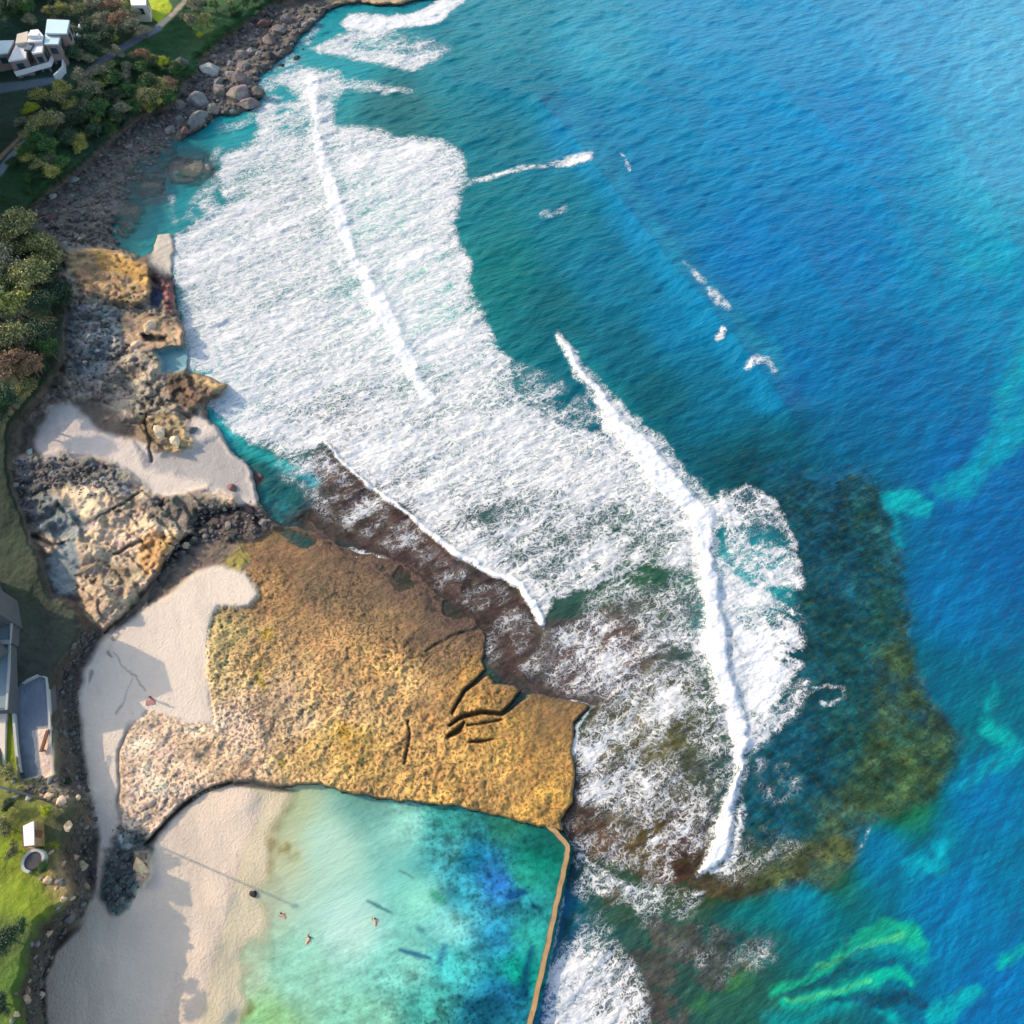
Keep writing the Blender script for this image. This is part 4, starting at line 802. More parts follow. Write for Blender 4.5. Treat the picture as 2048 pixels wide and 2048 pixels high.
rubble([([(60,440),(110,385),(200,310),(270,250),(340,225),(400,150),(430,240),(345,290),(290,350),(230,420),(240,500),(110,490)], 900, 4, 14), ([(400,150),(430,95),(490,55),(540,20),(660,15),(620,70),(550,130),(500,200),(430,240)], 380, 4, 14),
  ([(140,605),(235,625),(260,720),(205,790),(110,800),(130,700)], 260, 4, 12), ([(30,930),(130,915),(240,950),(200,1000),(100,975),(80,1070),(40,1010)], 220, 4, 12),
  ([(160,1265),(205,1262),(170,1330),(155,1400),(165,1500),(195,1640),(195,1760),(165,1830),(110,1890),(90,1980),(100,2100),(50,2100),(60,1950),(100,1850),(150,1790),(135,1700),(165,1620),(130,1540),(115,1450),(115,1370)], 700, 4, 13),
  ([(10,1555),(130,1555),(170,1620),(90,1600),(20,1590)], 110, 4, 14), ([(395,1010),(530,1000),(550,1045),(480,1080),(390,1090),(330,1150),(300,1150),(370,1060)], 260, 4, 13), ([(225,1650),(290,1660),(300,1740),(250,1830),(205,1790)], 130, 4, 12)])
# ------------------------------------------------------------------ trees and bushes
def leaf_mat(name, rgb, rgb2):
    m = NT(name); v = m.opos(); n = m.noise(v, .9, 4, .7); oi = m.n('ShaderNodeObjectInfo').outputs['Random']
    at_ = m.attr('leaf').outputs['Fac']
    f = m.ss(m.math('ADD', n, m.math('MULTIPLY', m.math('SUBTRACT', at_, .5), .5)), .3, .7)
    c = m.mix(f, tuple(lin(rgb)), tuple(lin(rgb2))); c = m.scalecol(c, m.math('ADD', 1.0, m.math('MULTIPLY', oi, .6)))
    m.l(c, m.b.inputs['Base Color']); m.b.inputs['Roughness'].default_value = .65
    return m.m
LM = {'olive': leaf_mat('olive_leaves', (78, 90, 50), (160, 155, 95)), 'green': leaf_mat('green_leaves', (35, 70, 35), (70, 105, 40)), 'gold': leaf_mat('golden_leaves', (100, 105, 45), (180, 172, 90)),
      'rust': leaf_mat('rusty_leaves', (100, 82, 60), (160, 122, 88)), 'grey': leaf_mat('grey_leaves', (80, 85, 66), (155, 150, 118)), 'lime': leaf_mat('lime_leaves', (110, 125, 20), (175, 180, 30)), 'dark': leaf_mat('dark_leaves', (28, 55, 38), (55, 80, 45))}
M_bark = simple('bark', (95, 80, 65), .9, .3, 3, .03, True)
def crown_mesh(seed, nleaf=2600, clumps=11, tall=.75):
    r = np.random.default_rng(seed); cs = []
    for k in range(clumps):
        a = r.uniform(0, 6.283); d = r.uniform(.0, .62); hgt = r.uniform(-.15, .55)*tall
        cs.append((d*math.cos(a), d*math.sin(a), hgt+(1-d)*.25, r.uniform(.30, .48)))
    n = nleaf; ci = r.integers(0, clumps, n); c = np.array(cs)[ci]
    d = r.normal(size=(n, 3)); d /= np.linalg.norm(d, axis=1)[:, None]; d[:, 2] = np.abs(d[:, 2])*.9-.15*r.random(n)
    rad = c[:, 3]*(r.random(n)**.35)*(1+.25*r.normal(size=n))
    p = c[:, :3]+d*rad[:, None]
    nr = d+r.normal(size=(n, 3))*.7; nr /= np.linalg.norm(nr, axis=1)[:, None]
    t = np.cross(nr, r.normal(size=(n, 3))); t /= np.linalg.norm(t, axis=1)[:, None]; bt = np.cross(nr, t)
    s = (r.uniform(.03, .065, n))[:, None]
    co = np.stack([p-t*s, p-bt*s*.55, p+t*s, p+bt*s*.55], 1).reshape(-1, 3)
    me = bpy.data.meshes.new('crown'); me.vertices.add(n*4); me.vertices.foreach_set('co', co.astype(np.float32).ravel())
    me.loops.add(n*4); me.loops.foreach_set('vertex_index', np.arange(n*4, dtype=np.int32)); me.polygons.add(n)
    me.polygons.foreach_set('loop_start', np.arange(0, n*4, 4, dtype=np.int32)); me.polygons.foreach_set('loop_total', np.full(n, 4, np.int32))
    me.update(calc_edges=True)
    a = me.attributes.new('leaf', 'FLOAT', 'POINT'); a.data.foreach_set('value', np.repeat(r.random(n), 4).astype(np.float32))
    me.materials.append(LM['green']); return me
CM = [crown_mesh(s, 5500, 10+s % 4*2) for s in range(6)]
def trunk_mesh(seed):
    r = random.Random(seed); bm = bmesh.new()
    tube(bm, [(0, 0, -.9), (.03, .02, -.45), (.0, .05, 0)], [.075, .055, .035], 7)
    for k in range(5):
        a = k*1.256+r.uniform(-.4, .4); d = r.uniform(.35, .6)
        tube(bm, [(.02, .02, -.4+.05*k), (d*.5*math.cos(a), d*.5*math.sin(a), -.1), (d*math.cos(a), d*math.sin(a), .2)], [.03, .02, .008], 5)
    me = bpy.data.meshes.new('trunk'); bm.to_mesh(me); bm.free(); me.materials.append(M_bark)
    for p_ in me.polygons: p_.use_smooth = True
    return me
TM = [trunk_mesh(s) for s in range(3)]
nt_ = 0
def tree(u, v, wpx, mat, label, name='bush', cat='bush', group=None, hgt=None, tz=None):
    """u, v: centre of the crown as seen; hgt: height of crown centre above ground"""
    global nt_
    z0 = hz_at(u+ (1024-u)*.02, v+10); r = wpx/pxm(u, v, z0)/2
    hc = hgt if hgt is not None else r*.75
    zc = z0+hc; p = P(u, v, zc)
    e = empty(name, (p.x, p.y, zc-hc), label, cat, group)
    c = bpy.data.objects.new('crown', CM[nt_ % 6]); C.objects.link(c); c.parent = e; c.location = (0, 0, hc)
    c.scale = (r*1.25, r*rnd.uniform(.9, 1.1), r*rnd.uniform(.85, 1.1)); c.rotation_euler = (0, 0, rnd.uniform(0, 6.28))
    c.material_slots[0].link = 'OBJECT'; c.material_slots[0].material = LM[mat]
    t = bpy.data.objects.new('trunk', TM[nt_ % 3]); C.objects.link(t); t.parent = e; t.location = (0, 0, hc); t.scale = (r, r, max(hc/.85, r*.6))
    nt_ += 1
TR = [(62,48,34,'grey','pale tan bush directly behind the house'),(100,24,30,'olive','olive bush behind the tall pale roof'),(122,20,34,'gold','yellowish bush above the tall pale roof'),(160,26,40,'olive','olive tree in the row right of the house roof'),
 (190,18,38,'grey','greyish tree in the row near the top edge'),(222,18,44,'rust','brown topped tree in the row near the top edge'),(256,14,34,'olive','thin olive tree next to the far white building'),(205,44,42,'grey','dusty grey tree under the brown topped tree'),
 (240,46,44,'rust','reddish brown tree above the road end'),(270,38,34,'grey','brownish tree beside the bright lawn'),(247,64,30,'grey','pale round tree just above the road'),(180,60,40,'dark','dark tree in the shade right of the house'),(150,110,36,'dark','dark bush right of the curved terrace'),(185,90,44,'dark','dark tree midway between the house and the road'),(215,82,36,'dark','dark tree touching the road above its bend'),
 (232,80,18,'lime','small bright green bush beside the road'),(238,108,30,'grey','pale round bush below the road'),(281,113,36,'rust','orange rust coloured bush below the road'),(302,124,28,'gold','golden bush right of the orange rust bush'),(326,128,32,'lime','bright yellow green bush near the grey slab'),(255,138,26,'grey','pinkish grey bush under the orange bush'),
 (292,166,30,'gold','yellow spiky bush in the middle of the bank'),(132,188,36,'gold','golden tree in the middle of the sunlit bush clump'),(142,214,34,'gold','golden brown bush below the golden tree'),(85,196,40,'gold','yellow olive tree at the top left of the bush clump'),(66,222,34,'lime','yellow green bush at the left of the clump'),(178,192,26,'gold','small yellow bush right of the golden tree'),(198,190,22,'olive','small olive bush beside the yellow one'),
 (44,248,26,'grey','cream topped bush at the left end above the path'),(86,252,60,'olive','large grey olive tree below the cream topped bush'),(118,244,36,'grey','grey tree between the large olive tree and the dark bushes'),(60,275,36,'olive','olive bush beside the lower path'),(160,242,50,'dark','dark green tree in the middle of the bank'),(200,222,48,'green','green tree leaning over the cliff'),(165,160,40,'grey','grey bush just below the house road'),(195,150,40,'grey','twiggy grey bush left of the dark road shade'),
 (225,165,46,'green','dull green bush in the upper bank'),(258,186,46,'green','green bush near the centre of the bank'),(300,196,46,'olive','brown olive bush near the cliff corner'),(338,172,38,'rust','brown bush right at the cliff corner'),(228,200,42,'dark','dark bush below the dull green one'),(270,215,40,'green','green bush hanging at the cliff edge'),(345,135,28,'dark','dark shrub between the grey slab and the yellow bush'),
 (140,282,44,'dark','dark bush low on the bank above the jumble'),(190,262,40,'dark','dark shrub right above the black cliff foot'),(100,300,46,'green','low green bush at the left of the bank'),(235,232,36,'dark','dark shrub beside the overhanging green tree'),
 (378,44,36,'grey','pale grey green tree beside the sandy path'),(395,18,36,'grey','tall pale tree at the top edge right of the lawn'),(412,42,30,'olive','dull olive bush right of the pale tree'),(430,14,26,'green','green bush on the top grass slope'),
 (400,72,16,'lime','small lime bush alone on the grass slope')]
for u, v, s, mt, lab in TR: tree(u, v, s, mt, lab, 'tree' if 'tree' in lab else 'bush', 'tree' if 'tree' in lab else 'bush')
TL = [(28,462,92,'olive','yellowish tall tree topmost in the left edge thicket'),(78,500,70,'olive','tree with sunlit olive top beside the ochre headland'),(20,535,84,'grey','pale tree second from top at the left edge'),(62,560,78,'olive','olive tree in the centre of the left edge thicket'),(30,615,80,'gold','gold tipped tree halfway down the left edge thicket'),(90,610,66,'dark','dark tree on the rock side of the left edge thicket'),
 (20,690,84,'olive','mottled tree in the lower left edge thicket'),(72,668,72,'dark','dark tree above the bluish rock pile'),(20,740,74,'rust','rust tinged tree low in the left edge thicket'),(62,735,60,'rust','brown bush at the lower end of the thicket'),(98,700,50,'green','green bush touching the bluish rock pile'),(10,800,70,'dark','dark tree at the bottom of the left edge thicket'),(108,545,40,'dark','dark bush squeezed against the ochre headland'),(-40,600,120,'olive','big tree crossing the left edge behind the thicket')]
for u, v, s, mt, lab in TL: tree(u, v, s, mt, lab, 'tree' if 'tree' in lab else 'bush', 'tree' if 'tree' in lab else 'bush', None, rnd.uniform(2.0, 4.0))
TB = [(18,1545,34,'olive','pale leafed bush under the bright lawn strip'),(40,1580,24,'olive','small olive bush among the rocks below the yard'),(92,1622,28,'lime','green bush between the shed and the cream blocks'),(112,1630,24,'olive','olive bush right above the shed corner'),(12,1655,44,'olive','rough olive bush left of the shed'),(28,1700,34,'olive','bush below left of the shed'),(108,1688,28,'lime','bright round lime bush right of the shed'),(88,1735,26,'green','dark green bush under the round planter'),(20,1610,30,'dark','dark shaded bush above the olive bush'),
 (14,1880,60,'dark','dark green bush in the lower left shade'),(48,1850,30,'green','green bush at the top of the shade patch'),(8,2010,44,'dark','dark bush in the bottom left corner'),(50,1935,24,'gold','yellow green tuft above the corner rocks'),(135,1565,24,'dark','dark scrub beside the yard foot')]
for u, v, s, mt, lab in TB: tree(u, v, s, mt, lab)
def fill(poly, n, smin, smax, mats, label, group, hgt=None):
    xs = [p[0] for p in poly]; ys = [p[1] for p in poly]; k = 0
    while k < n:
        u = rnd.uniform(min(xs), max(xs)); v = rnd.uniform(min(ys), max(ys))
        if inside((u, v), poly): tree(u, v, rnd.uniform(smin, smax), rnd.choice(mats), label, 'bush', 'bush', group, hgt); k += 1
fill([(120,175),(220,130),(340,120),(385,140),(350,195),(270,232),(180,300),(110,350),(40,330),(60,270),(110,220)], 74, 20, 42, ['green','olive','olive','dark','grey','gold'], 'dull green shrub in the mass covering the bank between road and cliff', 'shrubs massed on the bank')
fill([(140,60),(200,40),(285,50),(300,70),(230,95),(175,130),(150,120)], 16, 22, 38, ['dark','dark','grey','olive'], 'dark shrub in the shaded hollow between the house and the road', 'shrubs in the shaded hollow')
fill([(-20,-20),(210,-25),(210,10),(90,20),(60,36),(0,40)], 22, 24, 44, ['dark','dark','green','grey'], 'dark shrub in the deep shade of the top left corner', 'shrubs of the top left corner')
fill([(0,300),(60,330),(150,330),(100,370),(40,410),(0,430)], 10, 14, 24, ['green','dark'], 'low shrub on the dark grass slope under the lower path', 'low shrubs on the grass slope')
fill([(0,450),(110,500),(130,560),(130,650),(110,720),(60,800),(0,850)], 18, 40, 64, ['olive','dark','dark','grey'], 'dense olive shrub filling the thicket at the left edge', 'shrubs filling the left edge thicket', 1.6)
fill([(370,10),(440,0),(540,-5),(480,40),(430,70),(380,60)], 8, 14, 26, ['green','dark','olive'], 'small shrub on the grass slope right of the bright lawn', 'small shrubs on the right grass slope')
for u, v in ((-60,60),(-80,150),(-70,230),(-90,320),(-60,400)): tree(u, v, 90, 'dark', 'unseen dark tree added outside the left edge to shade the slope', 'tree', 'tree', 'unseen trees added west of the house for shade', 7)  # row out of view, added to throw shade over the house slope
# ------------------------------------------------------------------ upper left house
M_white = simple('white_roof', (232, 230, 226), .6, .05, 1.0, 0); M_shaded_white = simple('shaded_white_roof', (185, 212, 215), .6, .06, .6, 0)  # bluish roof tone is the white one with shade put into the colour
M_brick = simple('brown_render', (150, 130, 120), .9, .15, .8, .02); M_cream = simple('cream_render', (205, 195, 180), .9, .1, .8, .01)
M_rail = simple('white_paint', (215, 218, 216), .5, .06, 2, 0); M_slate = simple('slate_roof', (110, 128, 135), .8, .15, .8, .02)
M_conc = simple('concrete_paving', (165, 165, 160), .9, .15, .8, .02); M_wood = simple('brown_timber', (120, 80, 60), .8, .2, 3, .01)
mg = NT('window_glass'); mg.b.inputs['Base Color'].default_value = (.03, .05, .06, 1); mg.b.inputs['Roughness'].default_value = .08; M_glass = mg.m
def block(root, quad, zt, zb, mroof, mwall, win=0, ovh=.25):
    """a volume whose roof shows at the given corners"""
    o = root.location; pts = [P(u, v, zt)[:2] for u, v in quad]
    cx = sum(p[0] for p in pts)/len(pts); cy = sum(p[1] for p in pts)/len(pts)
    ins = [(cx+(p[0]-cx)*(1-ovh/4), cy+(p[1]-cy)*(1-ovh/4)) for p in pts]
    bm = bmesh.new(); prism(bm, ins, zb, zt-.35, o); wl = link('wall', bm, mwall, root)
    bm = bmesh.new(); prism(bm, pts, zt-.35, zt, o)
    bmesh.ops.bevel(bm, geom=bm.edges[:], offset=.04, segments=1, affect='EDGES'); link('roof', bm, mroof, root)
    n = len(ins)
    for i in range(n):
        a = Vector(ins[i]); b = Vector(ins[(i+1) % n]); d = b-a; L = d.length; t = d/L; nrm = Vector((t.y, -t.x))
        mid = (a+b)/2
        if (mid+nrm-Vector((cx, cy))).length < (mid-Vector((cx, cy))).length: nrm = -nrm
        if nrm.dot(Vector((0, -1))) < .3 and nrm.dot(Vector((1, 0))) < .4: continue
        k = max(1, int(L/2.6))
        for fl in range(win):
            z = zt-1.6-fl*2.9
            for j in range(k):
                c = a+t*L*(j+.5)/k+nrm*.02; ang = math.atan2(t.y, t.x)
                bm = bmesh.new(); box(bm, (c.x-o.x, c.y-o.y, z-o.z), (min(1.7, L/k*.7), .12, 1.5), ang)
                w_ = link('window', bm, M_slate, root)
                bm = bmesh.new(); c2 = c+nrm*.05; box(bm, (c2.x-o.x, c2.y-o.y, z-o.z), (min(1.7, L/k*.7)-.2, .08, 1.3), ang); link('pane', bm, M_glass, w_)
gz = hz_at(70, 140)
hs = empty('house', P(70, 120, gz), 'large flat roofed house with white roofs, some tinted as shaded, above the bushes', 'house')
block(hs, [(94,38),(139,40),(133,67),(90,66)], gz+5.4, gz-2, M_shaded_white, M_brick, 2)
block(hs, [(90,67),(122,68),(116,88),(88,88)], gz+4.6, gz-2, M_shaded_white, M_brick, 2)
block(hs, [(60,60),(76,58),(86,70),(84,82),(55,84)], gz+5.0, gz-2, M_white, M_cream, 1)
block(hs, [(34,68),(56,62),(54,84),(30,87)], gz+4.7, gz-2, M_cream, M_cream, 1)
block(hs, [(58,86),(88,79),(84,104),(64,107)], gz+4.2, gz-2, M_white, M_brick, 2)
block(hs, [(31,89),(54,86),(52,116),(16,122)], gz+3.8, gz-2, M_white, M_brick, 2)
block(hs, [(-40,82),(28,80),(15,106),(-40,112)], gz+3.4, gz-2, M_shaded_white, M_brick, 2)
# balcony slab, rail, curved terrace wall and roof hatch
o = hs.location
def rel(l): return [Vector((p.x-o.x, p.y-o.y, p.z-o.z)) for p in l]
zb = gz+.9
bm = bmesh.new(); prism(bm, [P(u, v, zb)[:2] for u, v in ((24,128),(60,122),(98,112),(100,124),(60,134),(28,144))], zb-.25, zb, o); link('balcony', bm, M_conc, hs)
bm = bmesh.new(); pth = dens([P(u, v, zb+1) for u, v in ((28,144),(60,135),(98,124),(104,108),(124,102),(146,84),(156,64),(158,48))], 3); wall(bm, pth, .3, zb, zb+1.0, o); link('railing', bm, M_rail, hs)
bm = bmesh.new(); pth = dens([P(u, v, gz+1.0) for u, v in ((104,108),(118,104),(125,118),(125,132),(116,142),(107,150))], 3); wall(bm, pth, .35, gz-2, gz+1.0, o); link('terrace_wall', bm, M_rail, hs)
bm = bmesh.new(); c = P(59, 96, gz+4.3); box(bm, (c.x-o.x, c.y-o.y, gz+4.4-o.z), (1.5, 2.6, .4)); link('skylight', bm, M_glass, hs)
bm = bmesh.new(); c = P(70, 74, gz+5.1); box(bm, (c.x-o.x, c.y-o.y, gz+5.4-o.z), (2.4, 1.4, .8)); link('roof_vent', bm, M_white, hs)
# other houses at the top edge
for quad, hh, mr, mw, lab in (
    ([(258,-16),(292,-16),(292,10),(262,10)], 4, M_white, M_cream, 'white building at the top edge beside the bright lawn'),):
    z_ = hz_at(sum(q[0] for q in quad)/4, max(q[1] for q in quad)); r_ = empty('house', P(quad[3][0], quad[3][1], z_), lab, 'house')
    block(r_, quad, z_+hh, z_-2, mr, mw, 1)
# ------------------------------------------------------------------ left edge pavilion, yard, shed, bench, planter
zr = 7.7
pv = empty('pavilion', P(0, 1300, 6), 'grey roofed building with an angled corner cut by the left edge', 'building'); o = pv.location
q = [(-150,1120),(-20,1150),(2,1192),(24,1237),(22,1285),(-150,1290)]
pts = [P(u, v, zr)[:2] for u, v in q]
M_dk = simple('dark_render', (92, 96, 98), .9, .12, .8, .01)
bm = bmesh.new(); prism(bm, pts, 3, zr, o); link('wall', bm, M_dk, pv)
bm = bmesh.new(); prism(bm, [(-82,47.2),(-76.1,44.4),(-73.9,40),(-77,38.7),(-92,36),(-95,47)], 3, 14, o); prism(bm, [(-75.1,37.3),(-73.1,35.5),(-75,33.3),(-90,30),(-90,35.9)], 3, 12, o); link('shadow_caster_blocks', bm, M_dk, pv)  # unseen tall blocks, added and shaped to cast the angled shadow on the sand
ins = [P(u, v, zr+.05)[:2] for u, v in [(-148,1125),(-24,1155),(-2,1194),(19,1239),(17,1281),(-148,1286)]]
bm = bmesh.new(); prism(bm, ins, zr+.003, zr+.06, o); link('roof', bm, M_slate, pv)
bm = bmesh.new(); wall(bm, [Vector(p+(0,)) for p in pts], .35, zr+.002, zr+.32, o); link('parapet', bm, M_conc, pv)
q2 = [P(u, v, 7.5)[:2] for u, v in ((-150,1290),(20,1285),(19,1340),(14,1420),(-150,1428))]
bm = bmesh.new(); prism(bm, q2, 3, 7.5, o); link('wall', bm, M_dk, pv)
q3 = [P(u, v, 7.55)[:2] for u, v in ((-148,1294),(16,1290),(15,1340),(10,1416),(-148,1424))]
bm = bmesh.new(); prism(bm, q3, 7.503, 7.56, o); link('roof', bm, M_slate, pv)
bm = bmesh.new(); wall(bm, [Vector(p+(0,)) for p in q2[1:4]], .3, 7.502, 7.72, o); link('parapet', bm, M_conc, pv)
def lowwall(path, wd, z0, z1, mat, label):
    ps = dens([P(u, v, z1) for u, v in path], 3); e = empty('low_wall', (ps[0].x, ps[0].y, z0), label, 'wall')
    zc = max(z0+.1, z1-.55); bm = bmesh.new(); wall(bm, ps, wd, zc, z1, e.location); link('coping', bm, mat, e)
    bm = bmesh.new(); wall(bm, ps, wd*.9, z0, zc, e.location); link('footing', bm, M_dk, e); return e
M_lw = simple('pale_concrete', (170, 172, 165), .85, .12, 1, .01)
lowwall([(20,1377),(50,1362),(76,1350)], .3, 3.5, 5.3, M_lw, 'slanting low concrete wall across the top of the paved yard')
lowwall([(77,1350),(93,1354),(96,1400),(99,1460),(106,1548)], .3, 3, 5.1, M_lw, 'long low wall on the beach side of the paved yard')
lowwall([(22,1380),(27,1440),(32,1500),(38,1545)], .35, 3.5, 5.7, M_lw, 'low wall between the paved yard and the bright lawn strip')
lowwall([(-20,1420),(4,1422),(2,1500),(0,1560)], 1.0, 4.5, 5.8, M_cream, 'broad cream kerb left of the bright lawn strip')
# bench on the pale strip
bz = 4.72; bc = P(89, 1482, bz+.45); bn = empty('bench', (bc.x, bc.y, bz), 'brown timber bench on the pale strip of the paved yard', 'bench')
bm = bmesh.new()
for k in range(3): box(bm, (-.2+.2*k, 0, .45), (.16, 3.0, .06))
link('seat', bm, M_wood, bn)
bm = bmesh.new(); box(bm, (.36, 0, .78), (.05, 3.0, .14)); box(bm, (.38, 0, .98), (.05, 3.0, .14)); link('backrest', bm, M_wood, bn)
for s_ in (-1, 1):
    bm = bmesh.new(); box(bm, (0, 1.2*s_, .21), (.55, .08, .42)); box(bm, (.33, 1.2*s_, .73), (.05, .08, .62)); link('leg', bm, M_wood, bn)
# shed
zt = 10.5; sd = empty('shed', P(60, 1670, 7), 'small white roofed shed with a tan wall on the sunny grass', 'shed'); o = sd.location
qa = [P(u, v, zt)[:2] for u, v in ((46,1652),(67,1642),(68,1690),(48,1692))]
cx = sum(p[0] for p in qa)/4; cy = sum(p[1] for p in qa)/4
bm = bmesh.new(); prism(bm, [(cx+(p[0]-cx)*.93, cy+(p[1]-cy)*.95) for p in qa], 6.5, zt-.2, o); link('wall', bm, M_wall, sd)
bm = bmesh.new(); prism(bm, qa, zt-.2, zt, o); link('roof', bm, M_white, sd)
bm = bmesh.new(); prism(bm, [P(u, v, 8.9)[:2] for u, v in ((44,1650),(80,1646),(76,1690),(62,1704),(46,1694))], 7.0, 8.92, o); link('plinth', bm, M_wall, sd)
bm = bmesh.new(); c = (Vector(qa[2])+Vector(qa[1]))/2; box(bm, (c.x-.05-o.x, c.y-o.y, 9.5-o.z), (.3, .9, 1.5)); link('door', bm, M_wood, sd)
# planter
pcn = P(68, 1722, 8.7); pl = empty('planter', (pcn.x, pcn.y, 8.2), 'round stone planter with a pale rim below the shed', 'planter')
bm = bmesh.new(); ring = [Vector((1.25*math.cos(a), 1.25*math.sin(a), 0)) for a in [R(-20+24*k) for k in range(13)]]; wall(bm, ring, .35, -.3, .8); link('rim', bm, M_lw, pl)
bm = bmesh.new(); bmesh.ops.create_cone(bm, cap_ends=True, segments=20, radius1=1.05, radius2=1.0, depth=.8, matrix=Matrix.Translation((0, 0, .25))); link('soil', bm, simple('dark_soil', (70, 68, 70), .95, .2, 3, .02), pl)
# ------------------------------------------------------------------ lamp post whose long shadow crosses the beach
G_ = P(592, 1813, .38); dist = 35.5; bx, by = G_.x-SDX/math.hypot(SDX, SDY)*dist, G_.y-SDY/math.hypot(SDX, SDY)*dist
topz = .38+dist*math.tan(SUN_EL)
lp = empty('lamp_post', (bx, by, 5.5), 'tall thin grey lamp post on the bank above the beach', 'lamp post')
M_metal = simple('grey_metal', (120, 124, 126), .45, .05, 3, 0, True, .6)
bm = bmesh.new(); tube(bm, [(0, 0, -1), (0, 0, 4), (0, 0, topz-5.5)], [.2, .15, .1], 10); link('pole', bm, M_metal, lp, True)
bm = bmesh.new(); box(bm, (0, 0, topz-5.5-.1), (.9, .5, .18)); bmesh.ops.bevel(bm, geom=bm.edges[:], offset=.05, segments=2, affect='EDGES'); link('lamp_head', bm, M_metal, lp)
bm = bmesh.new(); bmesh.ops.create_cone(bm, cap_ends=True, segments=12, radius1=.35, radius2=.22, depth=.5, matrix=Matrix.Translation((0, 0, .1))); link('base', bm, M_metal, lp)
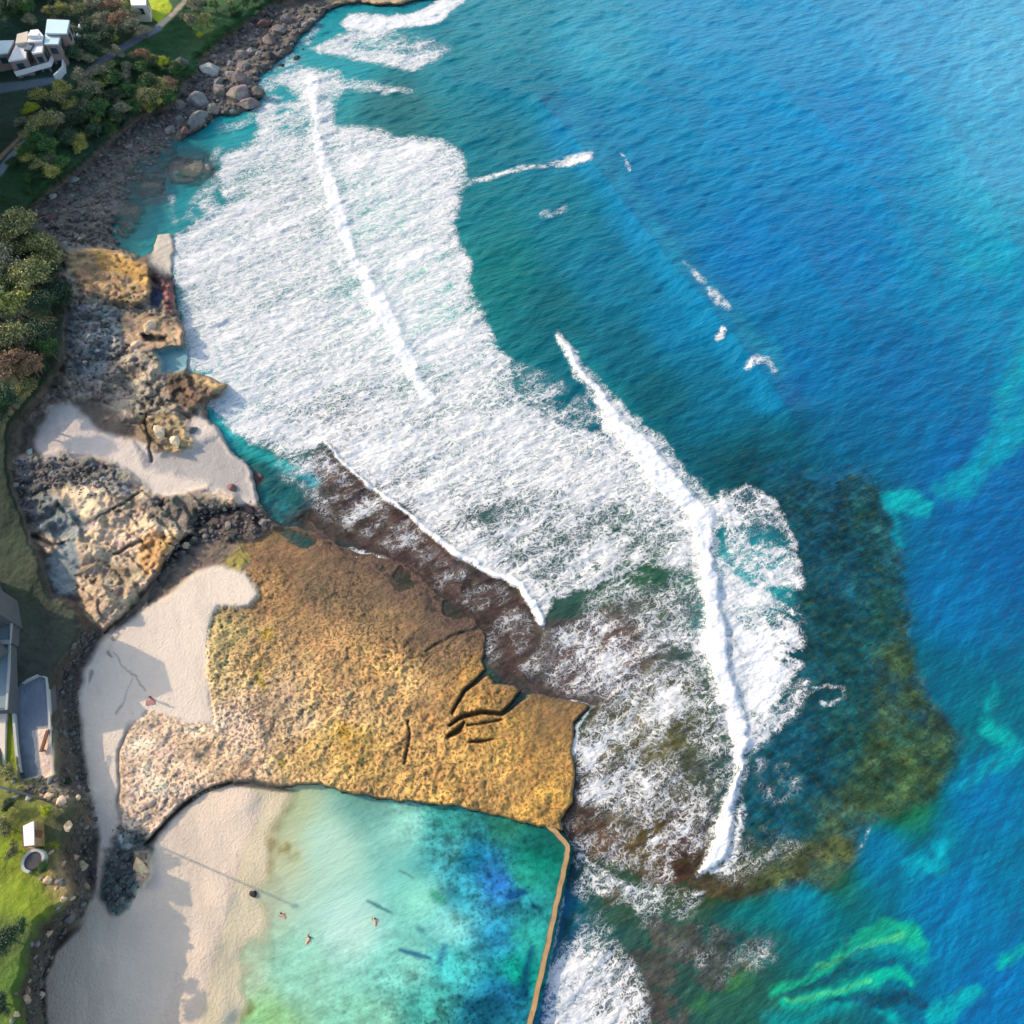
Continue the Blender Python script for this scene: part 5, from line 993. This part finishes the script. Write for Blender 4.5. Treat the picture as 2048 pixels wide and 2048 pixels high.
# ------------------------------------------------------------------ people
M_skin = simple('skin', (200, 150, 120), .6, .05, 5, 0, True); M_hair = simple('hair', (55, 40, 30), .8, .1, 8, 0, True)
M_wet = simple('black_wetsuit', (28, 30, 36), .5, .1, 4, 0, True); M_red = simple('maroon_cloth', (150, 75, 80), .9, .1, 4, 0, True); M_board = simple('white_board', (225, 225, 220), .35, .04, 4, 0, True)
def person_body(name, joints, edges, mat):
    me = bpy.data.meshes.new(name); me.from_pydata([j[:3] for j in joints], edges, [])
    o = bpy.data.objects.new(name, me); C.objects.link(o); md = o.modifiers.new('skin', 'SKIN'); 
    for i, j in enumerate(joints): me.skin_vertices[0].data[i].radius = (j[3], j[3]) if me.skin_vertices else None
    return o
def make_person(loc, rz, pose, label, cloth, hair=True):
    if pose == 'prone':
        J = [(0,0,.12,.13),(.28,0,.15,.13),(.5,0,.2,.14),(.62,0,.24,.06),(.76,0,.28,.10),(.5,.19,.18,.06),(.72,.34,.1,.045),(.9,.30,.05,.035),(.5,-.19,.18,.06),(.72,-.34,.1,.045),(.9,-.30,.05,.035),(-.1,.1,.1,.09),(-.52,.12,.09,.06),(-.92,.13,.08,.04),(-.1,-.1,.1,.09),(-.52,-.12,.09,.06),(-.92,-.13,.08,.04)]
    elif pose == 'swim':
        J = [(0,0,-.05,.13),(.28,0,-.02,.14),(.5,0,.02,.14),(.62,0,.06,.06),(.76,0,.1,.11),(.5,.19,.02,.06),(.75,.45,.0,.045),(1.0,.4,.0,.035),(.5,-.19,.0,.06),(.3,-.45,-.05,.045),(.1,-.5,-.1,.035),(-.1,.1,-.1,.09),(-.52,.15,-.14,.06),(-.9,.2,-.18,.04),(-.1,-.1,-.1,.09),(-.52,-.2,-.12,.06),(-.9,-.12,-.18,.04)]
    else:
        J = [(0,0,.92,.13),(0,0,1.15,.12),(.0,0,1.4,.14),(.01,0,1.52,.06),(.03,0,1.66,.10),(0,.19,1.38,.06),(.03,.26,1.1,.045),(.12,.24,.86,.035),(0,-.19,1.38,.06),(.02,-.27,1.1,.045),(.1,-.25,.86,.035),(0,.1,.85,.09),(.04,.11,.46,.06),(0,.12,.05,.045),(0,-.1,.85,.09),(-.02,-.11,.46,.06),(-.06,-.12,.05,.045)]
    E = [(0,1),(1,2),(2,3),(3,4),(2,5),(5,6),(6,7),(2,8),(8,9),(9,10),(0,11),(11,12),(12,13),(0,14),(14,15),(15,16)]
    me = bpy.data.meshes.new('person'); me.from_pydata([j[:3] for j in J], E, [])
    o = bpy.data.objects.new('person', me); C.objects.link(o)
    o.modifiers.new('skin', 'SKIN'); 
    sv = me.skin_vertices[0].data
    for i, j in enumerate(J): sv[i].radius = (j[3], j[3])
    sv[0].use_root = True
    s = o.modifiers.new('sub', 'SUBSURF'); s.levels = s.render_levels = 1
    me.materials.append(cloth); o.location = loc; o.rotation_euler = (0, 0, rz); tag(o, label, 'person')
    bpy.context.view_layer.update()
    dg = bpy.context.evaluated_depsgraph_get(); m2 = bpy.data.meshes.new_from_object(o.evaluated_get(dg))
    o.modifiers.clear(); o.data = m2
    for p_ in m2.polygons: p_.use_smooth = True
    h = J[4]; bm = bmesh.new(); bmesh.ops.create_uvsphere(bm, u_segments=14, v_segments=9, radius=.125, matrix=Matrix.Translation((h[0]+(.0 if pose != 'stand' else -.02), h[1], h[2]+.03)) @ Matrix.Diagonal((1.05, .95, .95, 1))); link('hair', bm, M_hair, o, True)
    return o
zs = .4
make_person(P(1176, 316, .45), R(15), 'prone', 'surfer in a black wetsuit lying on a board at the end of the foam trail', M_wet)
bm = bmesh.new(); bmesh.ops.create_uvsphere(bm, u_segments=20, v_segments=10, radius=1, matrix=Matrix.Diagonal((1.35, .30, .06, 1)))
sb = link('surfboard', bm, M_board, None, True); sb.location = P(1176, 316, .45); sb.location.z -= .02; sb.rotation_euler = (0, 0, R(15)); tag(sb, 'white surfboard under the surfer at the end of the foam trail', 'surfboard')
make_person(P(570, 1835, .42), R(140), 'swim', 'swimmer nearest the beach beside the end of the post shadow', M_skin)
make_person(P(613, 1886, .42), R(60), 'swim', 'swimmer farther down the pool below the first one', M_skin)
make_person(P(751, 1850, .42), R(100), 'swim', 'swimmer alone in the middle of the pale pool water', M_skin)
p = at(308, 1400); make_person(p, R(30), 'stand', 'person in maroon standing on the sunny sand beside the angled building shadow', M_red)
bm = bmesh.new(); bmesh.ops.create_grid(bm, x_segments=8, y_segments=4, size=.5, matrix=Matrix.Diagonal((1.3, .75, 1, 1)))
for v_ in bm.verts: v_.co.z = .03+.02*math.sin(v_.co.x*5+v_.co.y*3)
r_ = bmesh.ops.extrude_face_region(bm, geom=bm.faces[:])
for e_ in r_['geom']:
    if isinstance(e_, bmesh.types.BMVert): e_.co.z += .02
tw = link('towel', bm, simple('maroon_towel', (165, 120, 115), .95, .1, 4, .01, True)); tw.location = at(301, 1405, .04); tw.rotation_euler = (0, 0, .2); tag(tw, 'maroon towel spread on the sand beside the standing person', 'towel')
# ------------------------------------------------------------------ neighbouring houses out to the west (cast the long afternoon shade)
print('boulders', nb, 'trees', nt_)
